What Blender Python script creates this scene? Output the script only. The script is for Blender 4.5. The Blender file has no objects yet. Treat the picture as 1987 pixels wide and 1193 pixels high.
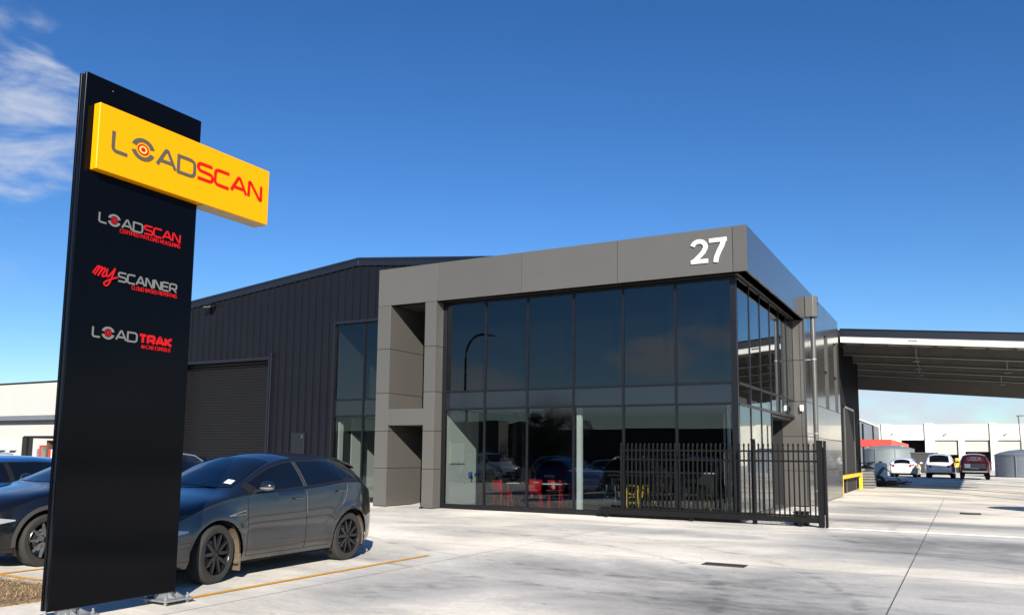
import bpy, math, random
import numpy as np
from mathutils import Vector, Matrix
R = math.radians
random.seed(7)
SC = bpy.context.scene
COL = SC.collection

# ------------------------------------------------------------------ camera
f_px, cy_px, pitch, roll, yaw = 1581.3, 698.6, .115294, .0098396, -.505271
fw = Vector((math.sin(yaw)*math.cos(pitch), math.cos(yaw)*math.cos(pitch), math.sin(pitch)))
r0 = Vector((math.cos(yaw), -math.sin(yaw), 0)); u0 = r0.cross(fw)
rr = r0*math.cos(roll)+u0*math.sin(roll); uu = -r0*math.sin(roll)+u0*math.cos(roll)
cd = bpy.data.cameras.new('camera'); cam = bpy.data.objects.new('camera', cd); COL.objects.link(cam)
m = Matrix((rr, uu, -fw)).transposed().to_4x4(); m.translation = (0, 0, 1.65)
cam.matrix_world = m
cd.sensor_width = 36; cd.lens = f_px/1987*36; cd.shift_y = (cy_px-596.5)/1987
cd.clip_start = .1; cd.clip_end = 3000
SC.camera = cam
SC.render.resolution_x = 1024; SC.render.resolution_y = 614
# ------------------------------------------------------------------ light
SUNV = Vector((.73, -1, .59)).normalized()          # towards the sun
SKY = .060; EXPO = 1.1
sl = bpy.data.lights.new('sun', 'SUN'); sl.energy = 4.3; sl.angle = R(.5); sl.color = (1, .93, .83)
so = bpy.data.objects.new('sun', sl); COL.objects.link(so)
so.rotation_euler = SUNV.to_track_quat('Z', 'Y').to_euler()
SC.view_settings.view_transform = 'Standard'; SC.view_settings.look = 'None'
SC.view_settings.exposure = EXPO; SC.view_settings.gamma = 1
W = bpy.data.worlds.new('World'); SC.world = W; W.use_nodes = True
nt = W.node_tree; nt.nodes.clear()
def N(nt, t, **k):
    n = nt.nodes.new(t)
    for a, b in k.items(): setattr(n, a, b)
    return n
L = lambda nt, a, b: nt.links.new(a, b)
out = N(nt, 'ShaderNodeOutputWorld')
sky = N(nt, 'ShaderNodeTexSky', sky_type='NISHITA', sun_disc=False)
sky.sun_elevation = math.asin(SUNV.z); sky.sun_rotation = math.atan2(SUNV.x, SUNV.y)
sky.altitude = 0; sky.air_density = 1.0; sky.dust_density = .15; sky.ozone_density = 3.2
tc = N(nt, 'ShaderNodeTexCoord')
hs = N(nt, 'ShaderNodeHueSaturation'); hs.inputs['Saturation'].default_value = 1.2; hs.inputs['Value'].default_value = 1.0
L(nt, sky.outputs[0], hs.inputs['Color'])
bg1 = N(nt, 'ShaderNodeBackground'); bg1.inputs[1].default_value = 1.06
tm = N(nt, 'ShaderNodeMix', data_type='RGBA', blend_type='MULTIPLY'); tm.inputs[0].default_value = 1; tm.inputs[7].default_value = (.90*SKY, .97*SKY, 1.10*SKY, 1)
L(nt, hs.outputs[0], tm.inputs[6]); gm = N(nt, 'ShaderNodeGamma'); gm.inputs[1].default_value = 1.14; L(nt, tm.outputs[2], gm.inputs[0]); L(nt, gm.outputs[0], bg1.inputs[0])
bg2 = N(nt, 'ShaderNodeBackground'); bg2.inputs[0].default_value = (.56, .59, .66, 1); bg2.inputs[1].default_value = .57
mp = N(nt, 'ShaderNodeMapping'); mp.inputs['Scale'].default_value = (1, 1, 2.6)
L(nt, tc.outputs['Generated'], mp.inputs[0])
no = N(nt, 'ShaderNodeTexNoise'); no.inputs['Scale'].default_value = 8.5; no.inputs['Detail'].default_value = 12; no.inputs['Roughness'].default_value = .54; no.inputs['Distortion'].default_value = .35
L(nt, mp.outputs[0], no.inputs[0])
def math_(nt, op, a, b=None, c=None, clamp=False):
    n = N(nt, 'ShaderNodeMath', operation=op); n.use_clamp = clamp
    for i, v in enumerate((a, b, c)):
        if v is None: continue
        if isinstance(v, (int, float)): n.inputs[i].default_value = v
        else: L(nt, v, n.inputs[i])
    return n.outputs[0]
def maprange(nt, v, a, b, c=0., d=1.):
    n = N(nt, 'ShaderNodeMapRange'); n.interpolation_type = 'SMOOTHSTEP'
    L(nt, v, n.inputs[0])
    for i, x in enumerate((a, b, c, d)): n.inputs[1+i].default_value = x
    return n.outputs[0]
nrm = N(nt, 'ShaderNodeVectorMath', operation='NORMALIZE'); L(nt, tc.outputs['Generated'], nrm.inputs[0])
def blob(d, inner, outer, sz=1.):
    """soft patch of sky around direction d (a bank of cloud), flattened vertically by sz"""
    v = Vector(d).normalized()
    s = N(nt, 'ShaderNodeVectorMath', operation='SUBTRACT'); L(nt, nrm.outputs[0], s.inputs[0]); s.inputs[1].default_value = v
    mu = N(nt, 'ShaderNodeVectorMath', operation='MULTIPLY'); L(nt, s.outputs[0], mu.inputs[0]); mu.inputs[1].default_value = (1, 1, sz)
    le = N(nt, 'ShaderNodeVectorMath', operation='LENGTH'); L(nt, mu.outputs[0], le.inputs[0])
    return maprange(nt, le.outputs['Value'], inner, outer, 1, 0)
masks = [blob((-.83, .43, .31), .03, .15, .95), blob((-.84, .40, .25), .0, .14, 1.6), blob((-.27, -.95, .115), .07, .15, 2.6),
         blob((-.52, -.85, .085), .03, .11, 2.6), blob((-.40, -.91, .05), .03, .16, 3.5)]
tot = masks[0]
for k in masks[1:]: tot = math_(nt, 'MAXIMUM', tot, k)
sep = N(nt, 'ShaderNodeSeparateXYZ'); L(nt, nrm.outputs[0], sep.inputs[0])
band = math_(nt, 'MULTIPLY', maprange(nt, sep.outputs[2], .085, .15, 1, 0), maprange(nt, sep.outputs[2], -.02, .01, 0, 1))
north = maprange(nt, sep.outputs[0], -.45, -.15, 0, 1)
band = math_(nt, 'MULTIPLY', band, math_(nt, 'MULTIPLY_ADD', north, .75, .2))
tot = math_(nt, 'MAXIMUM', tot, band)
cl = math_(nt, 'MULTIPLY_ADD', tot, .85, math_(nt, 'MULTIPLY_ADD', no.outputs[0], 2.9, -1.83))
fac = maprange(nt, cl, .0, .85, 0, .85)
fac = math_(nt, 'MULTIPLY', fac, maprange(nt, tot, 0, .25, 0, 1))
wis = N(nt, 'ShaderNodeTexNoise'); wis.inputs['Scale'].default_value = 2.2; wis.inputs['Detail'].default_value = 6; wis.inputs['Distortion'].default_value = 1.2
L(nt, mp.outputs[0], wis.inputs[0])
wf = math_(nt, 'MULTIPLY', maprange(nt, wis.outputs[0], .56, .8, 0, .22), maprange(nt, sep.outputs[0], -.75, -.5, 1, 0))
fac = math_(nt, 'MAXIMUM', fac, wf)
mx = N(nt, 'ShaderNodeMixShader'); L(nt, fac, mx.inputs[0]); L(nt, bg1.outputs[0], mx.inputs[1]); L(nt, bg2.outputs[0], mx.inputs[2])
L(nt, mx.outputs[0], out.inputs[0])

# ------------------------------------------------------------------ materials
MT = {}
def mat(name, col, rough=.5, metal=0., coat=0., spec=.5, noise=None, bump=None, emis=None, nscale=(1, 1, 1)):
    """noise=(scale, amount): value variation; bump=(scale, strength)"""
    m = bpy.data.materials.new(name); m.use_nodes = True; t = m.node_tree
    b = t.nodes['Principled BSDF']
    b.inputs['Base Color'].default_value = (*col, 1); b.inputs['Roughness'].default_value = rough
    b.inputs['Metallic'].default_value = metal; b.inputs['Coat Weight'].default_value = coat
    b.inputs['Coat Roughness'].default_value = .04; b.inputs['Specular IOR Level'].default_value = spec
    tcn = N(t, 'ShaderNodeTexCoord'); mpn = N(t, 'ShaderNodeMapping'); mpn.inputs['Scale'].default_value = nscale
    L(t, tcn.outputs['Object'], mpn.inputs[0])
    if noise:
        n = N(t, 'ShaderNodeTexNoise'); n.inputs['Scale'].default_value = noise[0]; n.inputs['Detail'].default_value = 6
        L(t, mpn.outputs[0], n.inputs[0])
        mixn = N(t, 'ShaderNodeMix', data_type='RGBA'); L(t, n.outputs[0], mixn.inputs[0])
        mixn.inputs[6].default_value = (*[c*(1-noise[1]) for c in col], 1); mixn.inputs[7].default_value = (*[min(1, c*(1+noise[1])) for c in col], 1)
        L(t, mixn.outputs[2], b.inputs['Base Color'])
        r = N(t, 'ShaderNodeMapRange'); L(t, n.outputs[0], r.inputs[0]); r.inputs[3].default_value = rough*.85; r.inputs[4].default_value = min(1, rough*1.15)
        L(t, r.outputs[0], b.inputs['Roughness'])
    if bump:
        n = N(t, 'ShaderNodeTexNoise'); n.inputs['Scale'].default_value = bump[0]; n.inputs['Detail'].default_value = 4
        L(t, mpn.outputs[0], n.inputs[0])
        bb = N(t, 'ShaderNodeBump'); bb.inputs['Strength'].default_value = bump[1]; bb.inputs['Distance'].default_value = .02
        L(t, n.outputs[0], bb.inputs['Height']); L(t, bb.outputs[0], b.inputs['Normal'])
    MT[name] = m; return m
mat('panel', (.078, .075, .068), .33, 0, .0, .65, noise=(1.2, .05), bump=(.55, .06))
mat('panel_side', (.066, .065, .062), .25, .35, .4, 1., noise=(1.1, .06), bump=(.5, .05))
for pn in ('panel', 'panel_side'):      # sheets from different batches differ a little
    t_ = MT[pn].node_tree; b_ = t_.nodes['Principled BSDF']; lk = b_.inputs['Base Color'].links[0]; src = lk.from_socket
    oi = N(t_, 'ShaderNodeObjectInfo'); mr_ = N(t_, 'ShaderNodeMapRange'); L(t_, oi.outputs['Random'], mr_.inputs[0]); mr_.inputs[3].default_value = .92; mr_.inputs[4].default_value = 1.08
    sc_ = N(t_, 'ShaderNodeVectorMath', operation='SCALE'); L(t_, src, sc_.inputs[0]); L(t_, mr_.outputs[0], sc_.inputs['Scale']); L(t_, sc_.outputs[0], b_.inputs['Base Color'])
mat('joint', (.012, .012, .012), .8)
mat('soffit', (.04, .038, .034), .5, noise=(2, .1))
mat('cladding', (.0042, .0048, .0078), .42, 0, 0, .35, noise=(.8, .15), bump=(.7, .05))
mat('flashing', (.008, .009, .014), .32, noise=(1, .1))
mat('roller', (.0040, .0041, .0048), .5, 0, 0, .3, noise=(2, .12))
mat('frame', (.008, .0085, .011), .35, .3, 0, .5, noise=(3, .1))
mat('black_metal', (.0035, .0035, .004), .5, 0, 0, .25, noise=(9, .25))
mat('sign_black', (.0016, .0019, .003), .12, 0, 0, .12, noise=(1.5, .15), bump=(.8, .03))
mat('sign_edge', (.004, .005, .009), .3, 0, 0, .4)
mat('sign_yellow', (.72, .30, .0), .4, 0, 0, .15, noise=(1, .03))
mat('sign_under', (.42, .33, .22), .6, noise=(6, .3))
mat('logo_grey', (.13, .133, .13), .5); mat('logo_red', (.50, .006, .005), .6, 0, 0, .1); mat('logo_dark', (.075, .07, .05), .5)
mat('logo_peach', (.95, .55, .12), .5); mat('logo_red2', (.42, .008, .012), .6, 0, 0, .1)
mat('white_paint', (.62, .62, .60), .5, noise=(3, .04))
mat('galv', (.33, .345, .35), .38, .6, 0, .5, noise=(14, .3))
mat('steel_pole', (.15, .147, .137), .3, .6, 0, .5, noise=(3, .1))
mat('white_steel', (.78, .77, .72), .5, noise=(.6, .12))
mat('canopy_steel', (.10, .095, .088), .55, noise=(2, .25))
mat('canopy_sheet', (.17, .16, .14), .6, noise=(.7, .2))
mat('concrete_wall', (.80, .77, .66), .85, noise=(.35, .05))
mat('concrete_wall_cool', (.45, .43, .40), .85, noise=(.25, .05))
mat('dark_opening', (.01, .01, .011), .8); mat('blind', (.0015, .0015, .002), .9, 0, 0, .1)
mat('tank', (.17, .20, .21), .45, noise=(1.2, .18)); mat('tank_cool', (.15, .17, .20), .45, noise=(1.2, .18))
mat('rubber', (.020, .019, .017), .85, noise=(20, .3), bump=(60, .15))
mat('rim', (.014, .014, .015), .28, .5, .3); mat('rim_silver', (.32, .32, .32), .35, .8)
mat('chrome', (.8, .8, .8), .12, 1.); mat('well', (.004, .004, .004), .9)
mat('black_trim', (.012, .012, .013), .35, 0, 0, .5)
mat('plastic', (.028, .028, .028), .7, noise=(10, .2))
mat('mud', (.10, .075, .05), .9, noise=(22, .4), bump=(40, .3))
mat('car_glass', (.003, .004, .006), .02, 0, .3, .8)
mat('tail_red', (.30, .008, .010), .12, 0, 1.)
mat('lamp_glass', (.35, .37, .40), .08, .3, 1.)
mat('lamp_white', (.85, .85, .9), .2, .2, 1.)
mat('plate', (.75, .75, .72), .4)
for n_, c_, me in (('paint_grey', (.0065, .007, .009), .15), ('paint_black', (.003, .0035, .006), .1), ('paint_blue', (.01, .10, .36), .4), ('paint_silver', (.72, .73, .74), .4),
               ('paint_white', (.80, .80, .76), 0), ('paint_pearl', (.72, .72, .72), .3), ('paint_dark', (.01, .012, .013), .2), ('paint_teal', (.35, .46, .48), .4), ('paint_ute', (.26, .014, .010), .2), ('paint_gun', (.12, .12, .12), .4)):
    mm = mat(n_, c_, .28, me, 1.0, .5); mm.node_tree.nodes['Principled BSDF'].inputs['Coat IOR'].default_value = 1.75 if n_ == 'paint_grey' else (1.35 if n_ == 'paint_black' else 1.5)
mat('red_plastic', (.36, .008, .008), .4, noise=(5, .08)); mat('yellow_metal', (.75, .46, .04), .4, noise=(5, .08))
mat('table_top', (.7, .7, .68), .4); mat('wood', (.45, .28, .11), .5, noise=(9, .2)); mat('chair_black', (.015, .015, .016), .6)
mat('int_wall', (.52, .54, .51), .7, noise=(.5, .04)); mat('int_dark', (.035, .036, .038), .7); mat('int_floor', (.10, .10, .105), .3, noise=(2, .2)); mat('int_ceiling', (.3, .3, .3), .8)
mat('int_white', (.72, .74, .72), .6); mat('board', (.62, .66, .62), .3); mat('board_frame', (.5, .5, .38), .5); mat('blue_plastic', (.02, .12, .35), .5)
mat('yellow_paint', (.80, .45, .02), .5, noise=(6, .12))
mat('rust', (.09, .045, .028), .85, noise=(9, .4)); mat('scrap', (.035, .035, .035), .7, noise=(5, .4)); mat('timber', (.16, .155, .14), .8, noise=(6, .3))
mat('red_sheet', (.42, .045, .03), .5, noise=(1, .1)); mat('red_sheet_light', (.55, .10, .07), .5)
mat('grey_sheet', (.13, .145, .17), .5, noise=(1, .1)); mat('bark', (.08, .06, .045), .9, bump=(12, .5))
mat('leaf', (.035, .06, .022), .6, noise=(1.5, .5)); mat('leaf_dark', (.018, .03, .015), .7, noise=(.6, .5))
mat('hill', (.02, .028, .022), .95, noise=(.05, .3))
mat('asphalt', (.055, .055, .055), .9, noise=(1.5, .2), bump=(80, .2))
mat('straw', (.36, .25, .13), .9, noise=(6, .45)); mat('soil', (.21, .14, .075), .95, noise=(9, .4), bump=(30, .8))
mat('grate', (.035, .03, .026), .7, noise=(20, .4))
mat('bay_yellow', (.62, .30, .02), .7, noise=(7, .22), bump=(60, .1))
mat('track_steel', (.75, .75, .72), .4, .1)
mat('camera_white', (.85, .85, .87), .35); mat('lens', (.01, .01, .012), .1)
mat('led', (.5, .5, .45), .3); mat('sealant', (.10, .10, .098), .8)

def glass_mat(name, tint, ior, fresmul=1., refl=(.93, .95, .97)):
    m = bpy.data.materials.new(name); m.use_nodes = True; t = m.node_tree; t.nodes.clear()
    o = N(t, 'ShaderNodeOutputMaterial'); 
    tr = N(t, 'ShaderNodeBsdfTransparent'); tr.inputs[0].default_value = (*tint, 1)
    gl = N(t, 'ShaderNodeBsdfGlossy'); gl.inputs['Roughness'].default_value = 0.0; gl.inputs['Color'].default_value = (*refl, 1)
    nz = N(t, 'ShaderNodeTexNoise'); nz.inputs['Scale'].default_value = .45; nz.inputs['Detail'].default_value = 1
    tcn = N(t, 'ShaderNodeTexCoord'); L(t, tcn.outputs['Object'], nz.inputs[0])
    bp = N(t, 'ShaderNodeBump'); bp.inputs['Strength'].default_value = .0; bp.inputs['Distance'].default_value = .05
    L(t, nz.outputs[0], bp.inputs['Height']); L(t, bp.outputs[0], gl.inputs['Normal'])
    geo = N(t, 'ShaderNodeNewGeometry'); dt = N(t, 'ShaderNodeVectorMath', operation='DOT_PRODUCT')
    L(t, geo.outputs['Incoming'], dt.inputs[0]); L(t, geo.outputs['Normal'], dt.inputs[1])
    c5 = math_(t, 'POWER', math_(t, 'SUBTRACT', 1.0, math_(t, 'ABSOLUTE', dt.outputs['Value']), clamp=True), 5.0)
    r0_ = ((ior-1)/(ior+1))**2*fresmul
    mul = math_(t, 'MULTIPLY_ADD', c5, 1-r0_, r0_, clamp=True)
    mi = N(t, 'ShaderNodeMixShader'); L(t, mul, mi.inputs[0]); L(t, tr.outputs[0], mi.inputs[1]); L(t, gl.outputs[0], mi.inputs[2])
    L(t, mi.outputs[0], o.inputs[0]); MT[name] = m; return m
glass_mat('glass', (.70, .73, .73), 1.56)
mat('spandrel', (.006, .007, .011), .1, 0, 0, .9)

def concrete_mat():
    m = bpy.data.materials.new('concrete'); m.use_nodes = True; t = m.node_tree; b = t.nodes['Principled BSDF']
    tcn = N(t, 'ShaderNodeTexCoord')
    def noise(sc, det, dist, scale=(1, 1, 1), rough=.5, loc=(0, 0, 0)):
        mpn = N(t, 'ShaderNodeMapping'); mpn.inputs['Scale'].default_value = scale; mpn.inputs['Location'].default_value = loc
        mpn.inputs['Rotation'].default_value = (0, 0, R(-22))
        L(t, tcn.outputs['Object'], mpn.inputs[0])
        n = N(t, 'ShaderNodeTexNoise'); n.inputs['Scale'].default_value = sc; n.inputs['Detail'].default_value = det
        n.inputs['Distortion'].default_value = dist; n.inputs['Roughness'].default_value = rough
        L(t, mpn.outputs[0], n.inputs[0]); return n.outputs[0]
    big = noise(.22, 7, .6, (1, 1.5, 1), .62, (3.1, 1.7, 0))
    med = noise(1.5, 10, 1.2, (1, 1.6, 1), .66)
    fine = noise(14, 6, 0, (1, 1, 1), .7)
    vf = noise(120, 2, 0)
    pos = N(t, 'ShaderNodeSeparateXYZ'); L(t, tcn.outputs['Object'], pos.inputs[0])
    # damp areas: the drive towards the street dries last
    def spot(x, y, rx, ry):
        a = math_(t, 'DIVIDE', math_(t, 'SUBTRACT', pos.outputs[0], x), rx); c = math_(t, 'DIVIDE', math_(t, 'SUBTRACT', pos.outputs[1], y), ry)
        d = math_(t, 'SQRT', math_(t, 'ADD', math_(t, 'MULTIPLY', a, a), math_(t, 'MULTIPLY', c, c)))
        return maprange(t, d, .3, 1.25, 1, 0)
    reg = spot(-.2, 17.4, 3.3, 3.4)
    for s in ((-2.0, 10.4, 7.5, 2.7), (-6.6, 17.6, 2.6, 1.0), (-2.6, 29, 2.4, 3.2), (-6.2, 8.6, 1.5, 1.9), (2.5, 11.5, 3, 2.2), (-4.6, 17.3, 1.2, .7), (-1, 23.6, 3.5, .9)):
        reg = math_(t, 'MAXIMUM', reg, math_(t, 'MULTIPLY', spot(*s), .82))
    dry = math_(t, 'MULTIPLY', maprange(t, math_(t, 'ABSOLUTE', math_(t, 'SUBTRACT', pos.outputs[1], 13.5)), .2, .8, 1, 0), .5)
    reg = math_(t, 'SUBTRACT', reg, dry)
    streak = noise(1.0, 10, 1.4, (1, 2.4, 1), .72, (7, 2, 0))
    w = math_(t, 'ADD', math_(t, 'MULTIPLY', reg, .34), math_(t, 'ADD', math_(t, 'MULTIPLY', big, .55), math_(t, 'ADD', math_(t, 'MULTIPLY', med, .48), math_(t, 'MULTIPLY', streak, .50))))
    damp = maprange(t, w, .90, 1.22, 0, 1); wash = maprange(t, w, .66, .96, 0, 1)
    wc = N(t, 'ShaderNodeMix', data_type='RGBA'); L(t, wash, wc.inputs[0]); wc.inputs[6].default_value = (.82, .76, .645, 1); wc.inputs[7].default_value = (.50, .485, .45, 1)
    cr = N(t, 'ShaderNodeMix', data_type='RGBA'); L(t, damp, cr.inputs[0])
    L(t, wc.outputs[2], cr.inputs[6]); cr.inputs[7].default_value = (.27, .265, .25, 1)
    v2 = math_(t, 'ADD', math_(t, 'MULTIPLY', fine, .35), math_(t, 'ADD', math_(t, 'MULTIPLY', med, .3), math_(t, 'MULTIPLY', streak, .35)))
    mr = math_(t, 'MULTIPLY', maprange(t, v2, .36, .64, .80, 1.08), maprange(t, big, .35, .66, 1.08, .80))
    # rubber scuffs where cars turn in, and small oil drips
    def track(cx, cy, r):
        dx = math_(t, 'SUBTRACT', pos.outputs[0], cx); dy = math_(t, 'SUBTRACT', pos.outputs[1], cy)
        d = math_(t, 'ABSOLUTE', math_(t, 'SUBTRACT', math_(t, 'SQRT', math_(t, 'ADD', math_(t, 'MULTIPLY', dx, dx), math_(t, 'MULTIPLY', dy, dy))), r))
        return maprange(t, d, .04, .13, 1, 0)
    tk = track(-9.5, 8.2, 7.1)
    for a_ in ((-9.5, 8.2, 8.6), (6, 22, 7.6), (6, 22, 9.1), (-3, 24, 13.2), (-3, 24, 14.6)): tk = math_(t, 'MAXIMUM', tk, track(*a_))
    tk = math_(t, 'MULTIPLY', tk, maprange(t, med, .42, .62, 0, .28))
    dots = N(t, 'ShaderNodeTexVoronoi'); dots.inputs['Scale'].default_value = 1.7; L(t, tcn.outputs['Object'], dots.inputs['Vector'])
    dr = math_(t, 'MULTIPLY', maprange(t, dots.outputs['Distance'], .03, .07, 1, 0), maprange(t, streak, .50, .56, 0, .45))
    mr = math_(t, 'MULTIPLY', mr, math_(t, 'SUBTRACT', 1.0, math_(t, 'MAXIMUM', tk, dr)))
    vm = N(t, 'ShaderNodeVectorMath', operation='SCALE'); L(t, cr.outputs[2], vm.inputs[0]); L(t, mr, vm.inputs['Scale'])
    L(t, vm.outputs[0], b.inputs['Base Color'])
    L(t, maprange(t, damp, 0, 1, .85, .55), b.inputs['Roughness'])
    bp = N(t, 'ShaderNodeBump'); bp.inputs['Strength'].default_value = .25; bp.inputs['Distance'].default_value = .004
    L(t, vf, bp.inputs['Height']); L(t, bp.outputs[0], b.inputs['Normal'])
    MT['concrete'] = m
concrete_mat()

# ------------------------------------------------------------------ mesh helpers
def org(o):
    v = Vector((0, 0, 0))
    while o is not None: v += Vector(o.location); o = o.parent
    return v
class MB:
    def __init__(s): s.v = []; s.f = []; s.mi = []; s.cur = 0
    def add(s, vs, fs):
        n = len(s.v); s.v += [tuple(v) for v in vs]; s.f += [tuple(i+n for i in f) for f in fs]; s.mi += [s.cur]*len(fs); return s
    def box(s, x0, x1, y0, y1, z0, z1):
        if x0 > x1: x0, x1 = x1, x0
        if y0 > y1: y0, y1 = y1, y0
        if z0 > z1: z0, z1 = z1, z0
        return s.add([(x, y, z) for z in (z0, z1) for x, y in ((x0, y0), (x1, y0), (x1, y1), (x0, y1))],
              [(3, 2, 1, 0), (4, 5, 6, 7), (0, 1, 5, 4), (1, 2, 6, 5), (2, 3, 7, 6), (3, 0, 4, 7)])
    def hexa(s, p):       # 8 points: bottom 4 ccw, top 4 ccw
        return s.add(p, [(3, 2, 1, 0), (4, 5, 6, 7), (0, 1, 5, 4), (1, 2, 6, 5), (2, 3, 7, 6), (3, 0, 4, 7)])
    def bar(s, p0, p1, w, h, up=(0, 0, 1), w1=None, h1=None):
        p0, p1 = Vector(p0), Vector(p1); d = (p1-p0).normalized(); a = d.cross(Vector(up))
        if a.length < 1e-4: a = d.cross(Vector((1, 0, 0)))
        a.normalize(); b = a.cross(d).normalized(); w1 = w if w1 is None else w1; h1 = h if h1 is None else h1
        q = []
        for p, ww, hh in ((p0, w, h), (p1, w1, h1)):
            q += [p-a*ww/2-b*hh/2, p+a*ww/2-b*hh/2, p+a*ww/2+b*hh/2, p-a*ww/2+b*hh/2]
        return s.hexa(q)
    def tube(s, pts, r, n=8, cap=True):
        pts = [Vector(p) for p in pts]; rs = r if isinstance(r, (list, tuple)) else [r]*len(pts)
        ref = Vector((0, 0, 1)); rings = []
        for i, p in enumerate(pts):
            d = (pts[min(i+1, len(pts)-1)]-pts[max(i-1, 0)]).normalized()
            a = d.cross(ref)
            if a.length < .05: a = d.cross(Vector((1, 0, 0)))
            a.normalize(); b = a.cross(d)
            rings.append([p+(a*math.cos(t)+b*math.sin(t))*rs[i] for t in [2*math.pi*k/n for k in range(n)]])
        vs = [v for rg in rings for v in rg]; fs = []
        for i in range(len(pts)-1):
            for k in range(n): fs.append((i*n+k, i*n+(k+1) % n, (i+1)*n+(k+1) % n, (i+1)*n+k))
        if cap: fs += [tuple(range(n))[::-1], tuple((len(pts)-1)*n+k for k in range(n))]
        return s.add(vs, fs)
    def lathe(s, prof, n=32, c=(0, 0, 0), axis='z', a0=0, a1=2*math.pi, cap=True):
        full = abs(a1-a0-2*math.pi) < 1e-6; m = n if full else n+1; vs = []
        for r, h in prof:
            for k in range(m):
                t = a0+(a1-a0)*k/n; x, y = r*math.cos(t), r*math.sin(t)
                vs.append({'z': (x, y, h), 'y': (x, h, y), 'x': (h, x, y)}[axis])
        vs = [(v[0]+c[0], v[1]+c[1], v[2]+c[2]) for v in vs]; fs = []
        for i in range(len(prof)-1):
            for k in range(n): k2 = (k+1) % m; fs.append((i*m+k, i*m+k2, (i+1)*m+k2, (i+1)*m+k))
        return s.add(vs, fs)
    def prism(s, poly, axis, a, b):   # poly 2D list extruded along an axis between a and b
        def P(u, v, w): return {'x': (w, u, v), 'y': (u, w, v), 'z': (u, v, w)}[axis]
        n = len(poly); vs = [P(u, v, a) for u, v in poly]+[P(u, v, b) for u, v in poly]
        fs = [tuple(range(n))[::-1], tuple(range(n, 2*n))]+[(i, (i+1) % n, n+(i+1) % n, n+i) for i in range(n)]
        return s.add(vs, fs)
    def ball(s, c, rx, ry=None, rz=None, n=12, m=8):
        ry = ry or rx; rz = rz or rx
        vs = [(c[0]+rx*math.sin(math.pi*i/m)*math.cos(2*math.pi*k/n), c[1]+ry*math.sin(math.pi*i/m)*math.sin(2*math.pi*k/n), c[2]+rz*math.cos(math.pi*i/m)) for i in range(m+1) for k in range(n)]
        return s.add(vs, [(i*n+k, (i+1)*n+k, (i+1)*n+(k+1) % n, i*n+(k+1) % n) for i in range(m) for k in range(n)])
    def grid(s, P):   # P[i][j] points
        a, b = len(P), len(P[0]); return s.add([p for row in P for p in row], [(i*b+j, (i+1)*b+j, (i+1)*b+j+1, i*b+j+1) for i in range(a-1) for j in range(b-1)])
    def build(s, name, m, parent=None, smooth=False, bevel=0, angle=35, local=False, fix=True):
        me = bpy.data.meshes.new(name); o_ = org(parent) if (parent and not local) else Vector((0, 0, 0))
        me.from_pydata([(v[0]-o_.x, v[1]-o_.y, v[2]-o_.z) for v in s.v], [], s.f)
        ms = m if isinstance(m, (list, tuple)) else [m]
        for q in ms: me.materials.append(MT[q])
        if len(ms) > 1: me.polygons.foreach_set('material_index', s.mi)
        if fix:
            import bmesh
            bm = bmesh.new(); bm.from_mesh(me); bmesh.ops.recalc_face_normals(bm, faces=bm.faces); bm.to_mesh(me); bm.free()
        if smooth:
            me.shade_smooth()
            try: me.set_sharp_from_angle(angle=R(angle))
            except Exception: pass
        ob = bpy.data.objects.new(name, me); COL.objects.link(ob)
        if parent: ob.parent = parent
        if bevel:
            bv = ob.modifiers.new('bevel', 'BEVEL'); bv.width = bevel; bv.segments = 1; bv.limit_method = 'ANGLE'
        return ob
def thing(name, label, cat, loc=(0, 0, 0), rz=0, group=None):
    o = bpy.data.objects.new(name, None); COL.objects.link(o); o.empty_display_size = .1
    o.location = loc; o.rotation_euler = (0, 0, rz); return tag(o, label, cat, group)
def tag(o, label, cat, group=None):
    o['label'] = label; o['category'] = cat
    if group: o['group'] = group
    return o
def struct(o, kind='structure'): o['kind'] = kind; return o
def copy_tree(o, parent=None):
    c = o.copy(); COL.objects.link(c); c.parent = parent
    for ch in list(o.children): copy_tree(ch, c)
    return c
def place(o, loc, rz=0, label=None, group=None):
    o.location = loc; o.rotation_euler = (0, 0, rz)
    if label: o['label'] = label
    if group: o['group'] = group
    return o
def gz(y): return 0. if y < 38 else min(.25, .25*(y-38)/27.)
OBJ = {}

# ================================================================== GROUND
g = MB(); g.box(-900, 900, -900, 1200, -.5, -.02); struct(g.build('ground', 'asphalt'))
g = MB(); ys = [-2.5, 38, 40, 45, 52, 58, 65, 125]
g.grid([[(x, y, gz(y)) for x in (-60, 40)] for y in ys]); struct(g.build('concrete_yard', 'concrete'))
g = MB()      # saw-cut joints in the slab
def strip(g, x0, y0, x1, y1, w, z=.004):
    d = Vector((x1-x0, y1-y0, 0)).normalized(); n = Vector((-d.y, d.x, 0))*w/2
    g.add([(x0+n.x, y0+n.y, gz(y0)+z), (x1+n.x, y1+n.y, gz(y1)+z), (x1-n.x, y1-n.y, gz(y1)+z), (x0-n.x, y0-n.y, gz(y0)+z)], [(3, 2, 1, 0)])
strip(g, -.8, 2, -.83, 38, .013)
for y in (12.93, 33.0): strip(g, -14, y, -.83, y, .009); strip(g, -.8, y, 20, y, .009)
strip(g, -7.2, 2, -7.2, 20.6, .008)
struct(g.build('slab_joint', 'sealant'))
g = MB()  # thin shadow lines across the rear yard, laid as dark strips
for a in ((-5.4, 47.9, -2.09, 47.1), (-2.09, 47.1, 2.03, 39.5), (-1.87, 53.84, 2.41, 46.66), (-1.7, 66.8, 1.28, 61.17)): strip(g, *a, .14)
struct(g.build('shadow_strip', 'asphalt'))
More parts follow.
